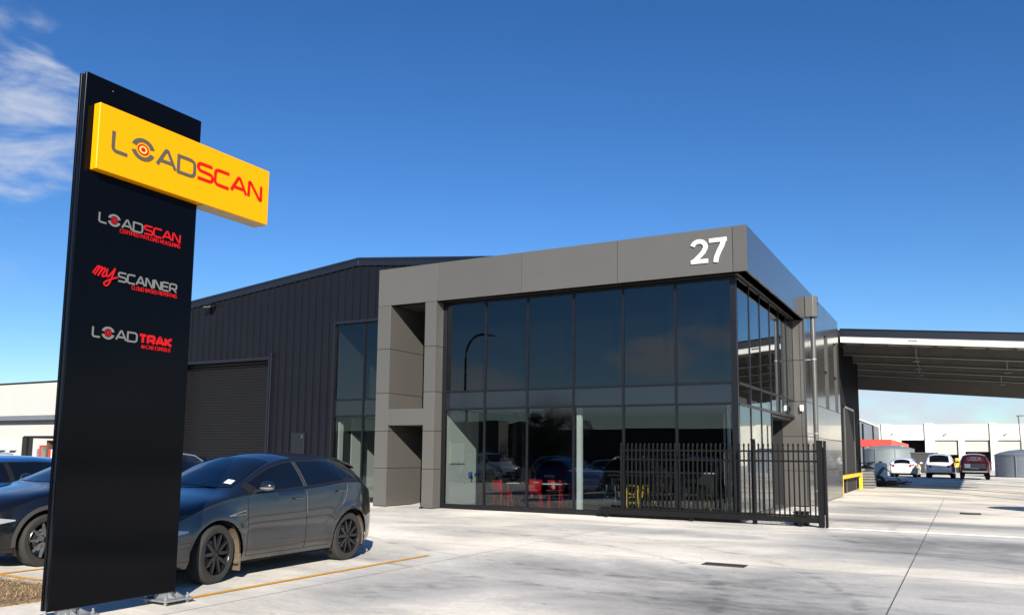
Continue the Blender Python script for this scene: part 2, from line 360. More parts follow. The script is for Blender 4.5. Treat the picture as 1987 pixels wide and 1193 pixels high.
for (x, y0, y1) in ((-7.76, 6.35, 11.26), (-11.35, 6.3, 11.3), (-14.1, 6.3, 11.3)):
    g = MB(); strip(g, x, y0, x, y1, .10, .008); struct(g.build('bay_marking', 'bay_yellow'))
g = MB(); strip(g, -19, 6.42, -10.35, 6.42, .09, .007); struct(g.build('bay_marking', 'bay_yellow'))
g = MB(); g.box(-2.98, 14, 20.775, 20.80, 0, .012); struct(g.build('gate_track', 'track_steel'))
# garden bed with dry clippings
g = MB(); g.box(-19, -8.98, 2.5, 6.12, 0, .03); struct(g.build('garden_bed', 'soil'))
g = MB(); rnd = random.Random(3)
for i in range(26000):
    x = rnd.uniform(-13, -8.55); y = rnd.uniform(3.6, 6.2); a = rnd.uniform(0, 6.28); l = rnd.uniform(.02, .075); w = rnd.uniform(.003, .007); z = (.034 if x < -8.98 and y < 6.1 else .006)+rnd.random()**2*.06
    if x > -8.85+.12*math.sin(y*7)+.08*math.sin(y*17)-rnd.random()**3*.2: continue
    dx, dy, dz = math.cos(a)*l, math.sin(a)*l, rnd.uniform(-.012, .03)
    g.add([(x, y, z), (x+dx, y+dy, z+dz), (x+dx-dy*w/l, y+dy+dx*w/l, z+dz), (x-dy*w/l, y+dx*w/l, z)], [(0, 1, 2, 3)])
struct(g.build('dry_grass', 'straw', fix=False), 'stuff')

# ================================================================== OFFICE BUILDING
off = thing('office_building', 'two storey office with taupe metal panels, dark glass front and number 27', 'building', (-4.63, 20.7, 0))
XF, YF = -4.63, 20.7; ZB, ZT = 6.37, 7.57; YG, XG = 21.15, -5.03
gap = .007
def panel(x0, x1, y0, y1, z0, z1, m='panel', bev=.004):
    g = MB(); g.box(x0, x1, y0, y1, z0, z1); return g.build('cladding_panel', m, off, bevel=bev)
fx = [-16.42, -14.13, -11.16, -8.16, -4.99, XF]
for a, b in zip(fx, fx[1:]): panel(a+(gap if a != fx[0] else 0), b-(gap if b != XF else .0), YF, YF+.06, ZB, ZT)
g = MB(); g.box(-16.40, XF-.03, YF+.062, YF+.30, ZB+.01, ZT-.02); g.build('parapet_core', 'joint', off)
# side fascia and side wall (faces +X)
YR = 29.1; YE = 37.9
def spanel(y0, y1, z0, z1): return panel(XF-.06, XF, y0+gap, y1-gap, z0, z1, 'panel_side')
spanel(YF+.06, YR, ZB, ZT)
g = MB(); g.box(XF-.3, XF-.062, YF+.3, YE-.1, ZB+.01, ZT-.02); g.build('parapet_core', 'joint', off)
rows = [0.03, 1.2, 2.36, 3.55]
cols = [YR, 33.63, YE]
for a, b in zip(cols, cols[1:]):
    for c, d in zip(rows, rows[1:]): spanel(a, b, c+gap, d-gap)
for a, b in ((YR, 33.63), (34.4, 36.3), (37.07, YE)): spanel(a, b, 3.55+gap, ZT)
for a, b in ((33.63, 34.4), (36.3, 37.07)):
    spanel(a, b, 6.46, ZT)
    g = MB(); g.box(XF-.2, XF-.19, a+.03, b-.03, 3.6, 6.44); w = g.build('window', 'glass', off)
    g = MB(); g.box(XF-.22, XF+.03, b-.05, b, 3.57, 6.45); g.build('window_frame', 'steel_pole', w)
    g = MB(); g.box(XF-.22, XF-.01, a+.0, a+.03, 3.57, 6.45); g.box(XF-.21, XF-.01, a+.03, b-.05, 5.0, 5.04); g.build('window_frame', 'frame', w)
g = MB(); g.box(XF-.5, XF-.25, YR+.3, YE-.05, 0, ZB); g.build('wall_core', 'joint', off)
# return wall facing the street
def rpanel(x0, x1, z0, z1): return panel(x0+gap, x1-gap, YR, YR+.06, z0+gap, z1-gap)
zr = [0.03, 1.2, 2.36, 3.55, 4.97, ZB]
for a, b in zip(zr, zr[1:]):
    rpanel(-4.80, XF-.06, a, b)
    rpanel(XG-.0 if a > 3 else -5.45, -4.80, a, min(b, ZB))
g = MB(); g.box(-6.4, XF-.3, YR+.062, YR+.3, 0, ZB); g.build('wall_core', 'joint', off)
# soffit
g = MB(); g.box(-14.13, XF-.06, YF+.06, YG+.05, ZB+.01, ZB+.04); g.box(XG-.05, XF-.06, YG+.05, YR, ZB+.01, ZB+.04); g.build('soffit', 'soffit', off)
# roof
g = MB(); g.box(-16.4, XF-.3, YF+.3, YE, 7.1, 7.3); g.build('roof', 'soffit', off)
g = MB(); g.box(-16.4, XF-.2, YE-.1, YE, 0, 7.1); g.build('rear_wall', 'joint', off)
g = MB(); g.box(-16.42, -16.36, YF+.3, 22.2, 0, 7.1); g.build('side_wall', 'joint', off)
# piers
PZ = [0.02, 1.19, 2.345, 3.55, 4.966, ZB]
def pier(x0, x1, y1):
    g = MB()
    g.box(x0+.02, x1-.02, YF+.02, y1-.01, 0, ZB-.01); g.build('pier_core', 'joint', off)
    for a, b in zip(PZ, PZ[1:]):
        g = MB(); g.box(x0, x1, YF, y1, a+gap, b-gap); g.build('cladding_panel', 'panel', off, bevel=.004)
pier(-16.42, -15.92, 23.6); pier(-14.57, -14.16, 21.28)
g = MB(); g.box(-15.915, -14.575, YF+.001, 23.55, 2.53, 3.04); g.build('balcony_slab', 'panel', off, bevel=.004)
g = MB(); g.box(-15.9, -14.58, 23.56, 23.62, 0, ZB); g.build('recess_wall', 'panel', off)
g = MB(); g.box(-14.57, -14.3, 21.3, 23.6, 0, ZB); g.build('recess_wall', 'panel', off)
g = MB(); g.box(-15.92, -14.57, YF+.07, 23.6, ZB+.01, ZB+.05); g.build('soffit', 'panel', off)
g = MB(); g.prism([(22.0, 0.001), (23.55, .11), (23.55, .0)], 'x', -15.9, -14.6); g.build('entry_ramp', 'concrete_wall_cool', off)
g = MB(); g.box(-14.58, -14.50, 20.62, 20.70, 0, .05); g.build('door_stop', 'black_metal', off)
# ---- curtain wall, front
mx_ = [-14.06, -12.62, -11.17, -9.68, -8.17, -6.67, -5.16]
BT, BB = 3.56, 3.02
for i in range(6):
    a, b = mx_[i]+.03, mx_[i+1]-.03
    for z0, z1, mm, nm in ((.16, BB-.03, 'glass', 'window'), (BB+.03, BT-.03, 'spandrel', 'spandrel_panel'), (BT+.03, ZB-.07, 'glass', 'window')):
        q = [random.uniform(-.0022, .0022) for _ in range(3)]; q.append(q[0]+q[2]-q[1])
        g = MB(); g.hexa([(a, YG+q[0], z0), (b, YG+q[1], z0), (b, YG+.012+q[1], z0), (a, YG+.012+q[0], z0), (a, YG+q[3], z1), (b, YG+q[2], z1), (b, YG+.012+q[2], z1), (a, YG+.012+q[3], z1)]); g.build(nm, mm, off)
for i, x in enumerate(mx_):
    w = .06
    if i == 0: x0, x1 = -14.158, -14.03
    elif i == 6: x0, x1 = -5.19, XG
    else: x0, x1 = x-w/2, x+w/2
    g = MB(); g.box(x0, x1, YG-.035, YG+.09, .02, ZB); g.build('mullion', 'frame', off, bevel=.003)
for z0, z1 in ((.02, .15), (BB-.03, BB+.03), (BT-.03, BT+.03), (ZB-.08, ZB)):
    g = MB()
    for i in range(6): g.box(mx_[i]+.031, mx_[i+1]-.031, YG-.03, YG+.085, z0, z1)
    g.build('transom', 'frame', off, bevel=.003)
# ---- curtain wall, side
my_ = [21.24, 22.53, 23.86, 25.25, 26.6, 27.9, YR]
for i in range(6):
    a, b = my_[i]+.025, my_[i+1]-.025
    lst = [(BB+.03, BT-.03, 'glass', 'window'), (BT+.03, ZB-.04, 'glass', 'window')]
    if i < 3: lst.append((.16, BB-.03, 'glass', 'window'))
    for z0, z1, mm, nm in lst:
        q = [random.uniform(-.002, .002) for _ in range(3)]; q.append(q[0]+q[2]-q[1])
        g = MB(); g.hexa([(XG-.012+q[0], a, z0), (XG+q[0], a, z0), (XG+q[1], b, z0), (XG-.012+q[1], b, z0), (XG-.012+q[3], a, z1), (XG+q[3], a, z1), (XG+q[2], b, z1), (XG-.012+q[2], b, z1)]); g.build(nm, mm, off)
for i in range(1, 6):
    g = MB(); g.box(XG-.09, XG+.02, my_[i]-.024, my_[i]+.024, .02 if i < 4 else BB-.06, ZB-.0); g.build('mullion', 'frame', off)
for z0, z1, e in ((.02, .15, 25.25), (BB-.05, BB+.03, YR), (BT-.03, BT+.03, YR), (ZB-.05, ZB, YR)):
    g = MB()
    for i in range(6):
        if my_[i] < e-.1: g.box(XG-.085, XG+.015, my_[i]+.025, my_[i+1]-.025, z0, z1)
    g.build('transom', 'frame', off)
# entrance alcove
g = MB(); g.box(-6.4, XG-.1, 25.3, YR-.01, BB-.12, BB-.06); g.build('soffit', 'panel', off)
g = MB(); g.box(-6.42, -6.36, 25.3, YR, 0, BB-.12); g.box(-6.36, -5.45, YR, YR+.055, 0, BB-.12); g.build('entrance_door', 'dark_opening', off)
g = MB(); g.box(-6.36, -5.06, 25.28, 25.33, 0, BB-.12); g.build('entrance_screen', 'dark_opening', off)
# interior
g = MB(); g.box(-14.05, XG-.1, YG+.1, 29, .0, .05); g.build('interior_floor', 'int_floor', off)
g = MB(); g.box(-14.05, XG-.1, YG+.1, 29, BB+.02, BB+.2); g.build('interior_ceiling', 'int_ceiling', off)
g = MB(); g.box(-14.28, -14.1, YG+.2, 23.25, 0.05, BB); g.build('interior_wall', 'int_wall', off)
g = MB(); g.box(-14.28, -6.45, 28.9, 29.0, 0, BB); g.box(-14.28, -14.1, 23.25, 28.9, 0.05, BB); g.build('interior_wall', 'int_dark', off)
g = MB(); g.box(-14.28, -5.1, 28.9, 29.0, BB+.21, ZB+.3); g.box(-14.28, -14.1, YG+.2, 28.9, BB+.21, ZB+.3); g.build('interior_wall', 'blind', off)
g = MB(); g.box(-6.5, -6.44, 25.3, 28.9, 0.05, BB); g.build('interior_wall', 'int_wall', off)
g = MB(); g.box(-14.1, -5.3, 21.9, 21.95, BB+.21, ZB+.3); g.box(-5.75, -5.7, 22, 28.8, BB+.21, ZB+.3); g.build('upper_screen', 'blind', off)
for x0, x1, y in ((-9.72, -9.58, 21.45), (-5.42, -5.36, 21.5)):
    g = MB(); g.box(x0, x1, y, y+.12, .05, BB); g.build('column', 'int_white', off)
g = MB(); g.box(-12.95, -12.8, 23.5, 23.62, .05, BB); g.box(-12.6, -12.5, 23.5, 23.6, .05, BB); g.build('column', 'frame', off)
# number 27
def arc(cx, cy, rx, ry, a0, a1, n=14): return [(cx+rx*math.cos(R(a0+(a1-a0)*i/n)), cy+ry*math.sin(R(a0+(a1-a0)*i/n))) for i in range(n+1)]
def ribbon(pts, w, closed=False):
    """offset polyline to both sides with mitres -> left, right"""
    n = len(pts); P = [Vector(p) for p in pts]; Lf, Rt = [], []
    for i in range(n):
        a = P[i-1] if (i > 0 or closed) else None; b = P[(i+1) % n] if (i < n-1 or closed) else None
        d1 = (P[i]-a).normalized() if a is not None else None; d2 = (b-P[i]).normalized() if b is not None else None
        if d1 is None: d1 = d2
        if d2 is None: d2 = d1
        t = (d1+d2)
        t = t.normalized() if t.length > 1e-5 else d1
        nn = Vector((-t.y, t.x)); c = max(.45, nn.dot(Vector((-d1.y, d1.x))))
        Lf.append(P[i]+nn*w/2/c); Rt.append(P[i]-nn*w/2/c)
    return Lf, Rt
def add_ribbon(g, pts, w, M, th, lift, closed=False):
    Lf, Rt = ribbon(pts, w, closed); n = len(pts); m_ = n if closed else n-1
    vs = [M(p.x, p.y, lift) for p in Lf]+[M(p.x, p.y, lift) for p in Rt]+[M(p.x, p.y, lift+th) for p in Lf]+[M(p.x, p.y, lift+th) for p in Rt]
    fs = []
    for i in range(m_):
        j = (i+1) % n
        fs += [(2*n+i, 3*n+i, 3*n+j, 2*n+j), (i, 2*n+i, 2*n+j, j), (n+i, n+j, 3*n+j, 3*n+i)]
    if not closed: fs += [(0, n, 3*n, 2*n), (n-1, 3*n-1, 4*n-1, 2*n-1)]
    g.add(vs, fs)
def rc(pts, r, n=5, closed=False):
    """round the inner corners of a polyline"""
    out = []; m = len(pts)
    for i, p in enumerate(pts):
        if not closed and i in (0, m-1): out.append(p); continue
        a = Vector(pts[i-1]); b = Vector(p); c = Vector(pts[(i+1) % m])
        r_ = min(r, (a-b).length*.49, (c-b).length*.49); p0 = b+(a-b).normalized()*r_; p1 = b+(c-b).normalized()*r_
        for k in range(n+1):
            t = k/n; out.append(tuple(p0*(1-t)**2+b*2*t*(1-t)+p1*t*t))
    return out
MF = lambda ox, oy, y: (lambda u, v, d: (ox+u, y-d, oy+v))       # on a wall facing -Y
h27 = .64
g = MB(); M = MF(-6.075, 6.66, YF)
two = arc(.22, h27-.20, .175, .155, 165, -12, 16)+[(.335, .30), (.25, .215), (.10, .085), (.05, .055)]
add_ribbon(g, two, .115, M, .03, .012)
add_ribbon(g, [(.0, .0585), (.455, .0585)], .108, M, .0305, .012)
g.build('numeral', 'white_paint', off)
g = MB(); M = MF(-5.585, 6.66, YF)
add_ribbon(g, [(0, h27-.058), (.455, h27-.058)], .108, M, .0305, .012)
add_ribbon(g, [(.375, h27-.10), (.33, .42), (.25, .27), (.185, .12), (.165, 0)], .12, M, .03, .012)
g.build('numeral', 'white_paint', off)
# rain head and downpipe
g = MB(); q = [(-4.62, 29.35), (-4.36, 29.35), (-4.24, 29.45), (-4.24, 29.72), (-4.36, 29.82), (-4.62, 29.82)]
g.prism(q, 'z', 6.50, 7.22); rh = g.build('rain_head', 'panel', off, bevel=.006)
g = MB(); g.box(-4.23, -4.225, 29.5, 29.66, 6.93, 6.99); g.build('overflow_slot', 'dark_opening', rh)
g = MB(); g.tube([(-4.42, 29.58, 6.52), (-4.42, 29.58, 0.02)], .085, 16); dp = g.build('downpipe', 'steel_pole', off, smooth=True)
g = MB()
for z in (.5, 2.45, 5.0): g.tube([(-4.42, 29.58, z), (-4.42, 29.58, z+.05)], .095, 16); g.box(-4.63, -4.42, 29.56, 29.60, z, z+.04)
g.build('pipe_bracket', 'galv', dp)

# ================================================================== WAREHOUSE (dark standing seam shed)
RX, RZ, SL = -18.47, 8.46, .1
rz_ = lambda x: RZ-SL*abs(x-RX)
shed = thing('warehouse', 'dark navy ribbed metal warehouse with a low gable behind the office', 'building', (-18.47, 22.15, 0))
YS = 22.15; XW, XE = -32.2, -4.95
pieces = [(XW, -27.6, 0), (-27.6, -22.65, 5.2), (-22.65, -19.46, 0), (-19.46, RX, 6.27), (RX, -16.42, 6.27), (-16.42, XE, 7.0)]
g = MB()
for a, b, z in pieces: g.prism([(a, z), (b, z), (b, rz_(b)-.02), (a, rz_(a)-.02)], 'y', YS, YS+.1)
x = XW+.1
while x < -9.9:
    z0 = 0.02
    for a, b, z in pieces:
        if a-.03 < x < b+.03: z0 = max(z0, z)
    z0 = 5.2 if -27.62 < x < -22.62 else z0
    g.prism([(x-.034, YS+.002), (x-.018, YS-.06), (x+.014, YS-.06), (x+.03, YS+.002)], 'z', z0, rz_(x)-.06)
    x += .343
g.build('wall_cladding', 'cladding', shed)
for a, b in ((XW, RX), (RX, XE)):
    g = MB(); g.prism([(a, rz_(a)-.22), (b, rz_(b)-.22), (b, rz_(b)+.03), (a, rz_(a)+.03)], 'y', YS-.07, YS-.048); g.build('barge_flashing', 'flashing', shed, bevel=.004)
    g = MB(); g.prism([(a-.1 if a == XW else a, rz_(a)-.02), (b, rz_(b)-.02), (b, rz_(b)+.06), (a-.1 if a == XW else a, rz_(a)+.06)], 'y', YS-.09, 48.2); g.build('roof', 'flashing', shed)
g = MB(); g.prism([(-27.68, 5.1), (-22.57, 5.1), (-22.57, 5.2), (-27.68, 5.2)], 'y', YS-.05, YS); g.box(-22.65, -22.57, YS-.05, YS, 0, 5.1); g.box(-27.68, -27.6, YS-.05, YS, 0, 5.1)
g.box(-19.5, -16.43, YS-.05, YS, 6.2, 6.3); g.box(-19.52, -19.46, YS-.05, YS, 0, 6.2); g.build('flashing', 'flashing', shed)
g = MB(); ps = [(YS+.32+.018*math.sin(k*math.pi/2), 5.15-k*.0275) for k in range(0, 188)]
g.grid([[(-27.6, y, z), (-22.65, y, z)] for y, z in ps]); rd = g.build('roller_door', 'roller', shed, smooth=True, angle=80)
g = MB(); g.box(-27.6, -22.65, YS+.1, YS+.34, 5.17, 5.2); g.box(-22.66, -22.6, YS+.1, YS+.5, 0, 5.2); g.box(-27.66, -27.6, YS+.1, YS+.5, 0, 5.2); g.build('door_reveal', 'flashing', rd)
g = MB(); g.box(XE-.1, XE, YE+.05, 48.2, 0, 7.36); g.box(XW, XW+.1, YS+.1, 48.2, 0, 7.05); g.box(XW, XE, 48.1, 48.2, 0, 7.0)
y = 38.3
while y < 48.1: g.box(XE, XE+.035, y-.02, y+.02, 0, 6.9); y += .345
g.build('side_wall', 'cladding', shed)
g = MB(); g.box(XE+.03, XE+.09, 41.2, 41.3, 0, 4.1); g.box(XE+.03, XE+.09, 45.0, 45.1, 0, 4.1); g.box(XE+.03, XE+.09, 41.2, 45.1, 4.0, 4.1); g.build('door_frame', 'steel_pole', shed)
g = MB(); g.box(XE+.036, XE+.05, 41.3, 45.0, 0, 4.0); g.build('side_door', 'dark_opening', shed)
for a, b in ((-19.43, -18.18), (-18.12, -16.45)):
    for z0, z1, mm, nm in ((.16, 2.9, 'glass', 'window'), (2.96, 3.47, 'spandrel', 'spandrel_panel'), (3.53, 6.17, 'glass', 'window')):
        g = MB(); g.box(a, b, YS+.06, YS+.072, z0, z1); g.build(nm, mm, shed)
g = MB(); g.box(-18.18, -18.12, YS+.02, YS+.14, 0, 6.2); g.box(-19.46, -19.43, YS+.02, YS+.14, 0, 6.2)
for z0, z1 in ((.02, .16), (2.9, 2.96), (3.47, 3.53), (6.17, 6.27)):
    g.box(-19.43, -18.181, YS+.03, YS+.13, z0, z1); g.box(-18.119, -16.42, YS+.03, YS+.13, z0, z1)
g.build('window_frame', 'frame', shed)
g = MB(); g.box(-19.45, -19.38, YS+.3, YS+.5, 0, 2.75); g.box(-19.45, -19.4, YS+1.0, YS+2.7, 0, 2.9); g.box(-17.95, -17.9, YS+1.3, YS+2.6, 0, 2.9)
g.build('interior_wall', 'int_wall', shed)
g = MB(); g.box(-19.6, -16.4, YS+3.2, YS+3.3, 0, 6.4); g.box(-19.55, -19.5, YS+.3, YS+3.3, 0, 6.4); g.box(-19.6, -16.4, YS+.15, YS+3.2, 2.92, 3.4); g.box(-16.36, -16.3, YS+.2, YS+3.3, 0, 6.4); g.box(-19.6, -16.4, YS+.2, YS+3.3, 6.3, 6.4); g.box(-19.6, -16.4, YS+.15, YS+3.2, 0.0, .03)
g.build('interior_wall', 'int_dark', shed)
g = MB(); g.box(-21.3, -20.68, YS-.1, YS-.03, 1.2, 2.36); mb_ = g.build('meter_cabinet', 'flashing', shed, bevel=.005)
g = MB(); g.box(-20.8, -20.76, YS-.115, YS-.1, 2.15, 2.28); g.build('handle', 'chrome', mb_)
g = MB(); g.tube([(-22.45, YS-.09, 5.3), (-22.45, YS-.09, .05)], .03, 8); g.tube([(-22.45, YS-.09, 5.28), (-22.45, YS-.12, 5.34)], .05, 8); g.build('conduit', 'flashing', shed, smooth=True)
# floodlight on the gable
fl = thing('flood_light', 'small rectangular flood light fixed high on the dark gable above the roller door', 'light', (-25.7, YS-.05, 7.3))
g = MB(); g.hexa([(-25.92, YS-.42, 7.28), (-25.48, YS-.42, 7.28), (-25.48, YS-.14, 7.36), (-25.92, YS-.14, 7.36), (-25.92, YS-.45, 7.36), (-25.48, YS-.45, 7.36), (-25.48, YS-.17, 7.44), (-25.92, YS-.17, 7.44)])
g.build('lamp_body', 'black_metal', fl, bevel=.006)
g = MB(); g.hexa([(-25.90, YS-.41, 7.270), (-25.50, YS-.41, 7.270), (-25.50, YS-.16, 7.342), (-25.90, YS-.16, 7.342), (-25.90, YS-.411, 7.278), (-25.50, YS-.411, 7.278), (-25.50, YS-.161, 7.350), (-25.90, YS-.161, 7.350)])
g.build('lens', 'led', fl)
g = MB(); g.bar((-25.7, YS-.16, 7.38), (-25.7, YS-.02, 7.3), .05, .03); g.box(-25.78, -25.62, YS-.055, YS-.046, 7.22, 7.38); g.build('bracket', 'black_metal', fl)

# ================================================================== CANOPY
cano = thing('canopy', 'long sloping steel canopy with dark fascia and white beam attached to the warehouse', 'canopy', (-4.6, 38.4, 0))
cz = lambda x: 7.36-.0895*(x+4.65)
CX0, CX1, CY0, CY1 = -4.60, 7.3, 38.4, 57.5
def slopebar(g, x0, x1, y0, y1, d0, d1): g.prism([(x0, cz(x0)-d1), (x1, cz(x1)-d1), (x1, cz(x1)-d0), (x0, cz(x0)-d0)], 'y', y0, y1)
g = MB(); slopebar(g, CX0, CX1, CY0, CY0+.04, 0, .335); slopebar(g, CX0, CX1, CY0-.05, CY0, 0, .03); g.build('fascia', 'flashing', cano)
g = MB(); slopebar(g, CX0, CX1, CY0+.06, CY0+.28, .336, .60); fb = g.build('front_beam', 'white_steel', cano)
g = MB(); slopebar(g, -1.9, -1.55, CY0+.05, CY0+.055, .42, .47); g.build('beam_slot', 'dark_opening', fb)
g = MB()
n_ = 150
P = []
for k in range(n_+1):
    y = CY0+.05+(CY1-CY0-.1)*k/n_; off_ = .03 if (k//2) % 2 else 0
    xl_ = XE if y < 48.3 else -9.5
    P.append([(xl_, y, cz(xl_)-.06-off_), (CX1, y, cz(CX1)-.06-off_)])
g.grid(P); g.box(CX0, CX0+.01, CY0+.1, CY0+.11, 7, 7.01); g.build('roof_sheet', 'canopy_sheet', cano)
for y in (42.2, 46.0, 49.8, 53.6): g = MB(); xl_ = XE if y < 48.3 else -9.5; slopebar(g, xl_, CX1, y, y+.18, .28, .75); slopebar(g, xl_, CX1, y-.08, y+.26, .745, .765); g.build('rafter', 'canopy_steel', cano)
g = MB(); slopebar(g, -9.5, CX1, CY1-.25, CY1, .06, 1.38); g.build('rear_beam', 'canopy_steel', cano)
x = CX0+.5
while x < CX1:
    g = MB()
    ys2 = [CY0+.28, 42.19, 42.39, 45.99, 46.19, 49.79, 49.99, 53.59, 53.79, CY1-.26]
    g.bar((x, CY0+.29, cz(x)-.19), (x, CY1-.26, cz(x)-.19), .06, .17); g.build('purlin', 'steel_pole', cano); x += 1.05
g = MB()
for a, b in ((CX0+.3, -1.2), (-1.2, 2.8), (2.8, 6.8)):
    for y in (39.5, 43.2, 47.0, 50.8): g.tube([(a, y, cz(a)-.33), (b, y+2.6, cz(b)-.33)], .018, 6); g.tube([(b, y, cz(b)-.33), (a, y+2.6, cz(a)-.33)], .018, 6)
g.build('bracing', 'canopy_steel', cano)
for x, y in ((-1.75, 41.9), (-1.85, 45.7), (-1.95, 49.5), (2.0, 45.7), (2.0, 53.0)):
    g = MB(); g.bar((x, y, cz(x)-.35), (x, y, cz(x)-.95), .05, .05); g.lathe([(.02, -.02), (.10, -.06), (.17, -.15), (.15, -.16)], 14, (x, y, cz(x)-.84)); lt = g.build('high_bay_light', 'galv', cano, smooth=True)
for x, y in ((7.1, 38.7), (7.1, 48), (7.1, 57.2)):
    g = MB(); g.box(x-.12, x+.12, y-.12, y+.12, 0, cz(x)-.6); g.build('column', 'canopy_steel', cano)

# ================================================================== PYLON SIGN
SX, SY0, SY1, SZ0, SZ1 = -7.67, 4.83, 6.27, .125, 5.5
sign = thing('pylon_sign', 'tall black pylon sign carrying a yellow lettered box near its top', 'sign', (SX-.06, 5.55, 0))
g = MB(); g.box(SX-.03, SX, SY0, SY1, SZ0, 1.538); g.build('front_panel', 'sign_black', sign, bevel=.004)
g = MB(); g.box(SX-.03, SX, SY0, SY1, 1.545, SZ1); g.build('front_panel', 'sign_black', sign, bevel=.004)
g = MB(); g.box(SX-.082, SX-.031, SY0+.012, SY1-.012, SZ0+.01, SZ1-.012); g.build('frame', 'sign_edge', sign)
g = MB(); g.box(SX-.115, SX-.083, SY0, SY1, SZ0, SZ1); g.build('rear_panel', 'sign_black', sign, bevel=.004)
g = MB(); g.ball((SX+.003, SY0+.3, 5.40), .005); g.build('bolt', 'galv', sign)
BX1 = SX+.10
g = MB(); g.box(SX+.001, BX1, SY0+.105, SY0+2.44, 4.49, 5.19); sb = g.build('sign_box', 'sign_yellow', sign, bevel=.006)
g = MB(); g.box(SX-.12, SX+.0, SY1+.004, SY0+2.438, 4.492, 5.188); g.build('sign_box_back', 'sign_yellow', sb)
g = MB(); g.box(SX-.115, BX1-.012, SY1+.006, SY0+2.43, 4.484, 4.489); g.build('sign_box_base', 'sign_under', sb)
# lettering: glyphs as centre-line strokes on a unit height
GL = {
 'L': (.74, [rc([(0, 1), (0, 0), (.74, 0)], .22)]), 'A': (.98, [rc([(0, 0), (.44, 1), (.54, 1), (.98, 0)], .12), [(.18, .3), (.80, .3)]]),
 'D': (.92, [rc([(0, 0), (.92, 0), (.92, 1), (0, 1)], .3)]), 'S': (.88, [rc([(.84, 1), (0, 1), (0, .53), (.88, .47), (.88, 0), (0, 0)], .24)]),
 'C': (.86, [rc([(.86, 1), (0, 1), (0, 0), (.86, 0)], .26)]), 'N': (.84, [rc([(0, 0), (.02, 1), (.12, 1), (.74, 0), (.84, 0), (.84, 1)], .08)]),
 'E': (.80, [rc([(.8, 1), (0, 1), (0, 0), (.8, 0)], .22), [(.02, .5), (.72, .5)]]), 'R': (.84, [rc([(0, 0), (0, 1), (.84, 1), (.84, .42), (.1, .42)], .22), [(.45, .42), (.84, 0)]]),
 'T': (.8, [[(0, 1), (.8, 1)], [(.4, 1), (.4, 0)]]), 'I': (.05, [[(0.03, 1), (.03, 0)]]), 'F': (.62, [[(.62, 1), (0, 1), (0, 0)], [(0, .5), (.5, .5)]]),
 'P': (.68, [rc([(0, 0), (0, 1), (.68, 1), (.68, .45), (0, .45)], .22)]), 'Y': (.8, [[(0, 1), (.4, .5), (.8, 1)], [(.4, .5), (.4, 0)]]), 'O': (.86, [rc([(0, 0), (.86, 0), (.86, 1), (0, 1)], .34, closed=True)]),
 'M': (1.0, [[(0, 0), (0, 1), (.5, .25), (1, 1), (1, 0)]]), 'U': (.82, [rc([(0, 1), (0, 0), (.82, 0), (.82, 1)], .3)]), 'G': (.86, [rc([(.86, 1), (0, 1), (0, 0), (.86, 0), (.86, .5), (.5, .5)], .24)]),
 'B': (.75, [rc([(0, 0), (0, 1), (.7, 1), (.7, .52), (.05, .52)], .2), rc([(.05, .52), (.75, .50), (.75, 0), (0, 0)], .2)]), 'K': (.8, [[(0, 1), (0, 0)], [(.8, 1), (.08, .5), (.8, 0)]]), '-': (.4, [[(0, .45), (.4, .45)]]), ' ': (.35, [])}
CLOSED = {'D', 'O'}
MS = lambda s0, z0, X: (lambda u, v, d: (X+d, SY0+s0+u, z0+v))
def word(txt, M, H, Wd, w, name, mt, parent, x0=0., sp=.22, th=.003, slant=0.):
    """Wd: total width wanted; strokes squeezed to it"""
    tw = sum(GL[c][0] for c in txt)+sp*(len(txt)-1); h = H-w; kx = (Wd-w)/tw
    g = MB(); x = x0+w/2; lift = .002
    for c in txt:
        gw, st = GL[c]
        for i, s in enumerate(st):
            pts = [(x+u*kx+slant*v*h, w/2+v*h) for u, v in s]
            if c in CLOSED and i == 0:
                add_ribbon(g, pts, w, M, th, lift, closed=True)
            else: add_ribbon(g, pts, w, M, th, lift)
            lift += .00035
        x += (gw+sp)*kx
        lift = .002 if lift > .006 else lift
    return g.build(name, mt, parent, fix=False)
def target(M, cx, cy, r, parent, grey, red, inner, squeeze=1.):
    g = MB()
    for a0, a1 in ((16, 164), (196, 344)):
        n = 20; vs = []
        for k in range(n+1):
            a = R(a0+(a1-a0)*k/n); ro = r; ri = r*.66
            vs.append((ro*math.cos(a)*squeeze, ro*math.sin(a), ri*math.cos(a)*squeeze*.92, ri*math.sin(a)*1.0))
        add = []
        for d in (.002, .005): add += [M(cx+p[0], cy+p[1], d) for p in vs]+[M(cx+p[2], cy+p[3], d) for p in vs]
        m_ = n+1; fs = [(2*m_+k, 3*m_+k, 3*m_+k+1, 2*m_+k+1) for k in range(n)]+[(k, 2*m_+k, 2*m_+k+1, k+1) for k in range(n)]+[(m_+k, m_+k+1, 3*m_+k+1, 3*m_+k) for k in range(n)]
        g.add(add, fs)
    g.build('logo_ring', grey, parent, fix=False)
    def disc(r0_, r1_, mt, lift, nm):
        g = MB(); n = 28; add = [M(cx+q*math.cos(2*math.pi*k/n)*squeeze, cy+q*math.sin(2*math.pi*k/n), lift) for q in (r0_, r1_) for k in range(n)]
        g.add(add, [(k, n+k, n+(k+1) % n, (k+1) % n) for k in range(n)]); g.build(nm, mt, parent, fix=False)
    if inner: disc(.0001, r*.46, inner, .003, 'logo_disc')
    disc(r*.34, r*.48, red, .0045, 'logo_target'); disc(.0001, r*.20, red, .005, 'logo_target')
BXF = BX1
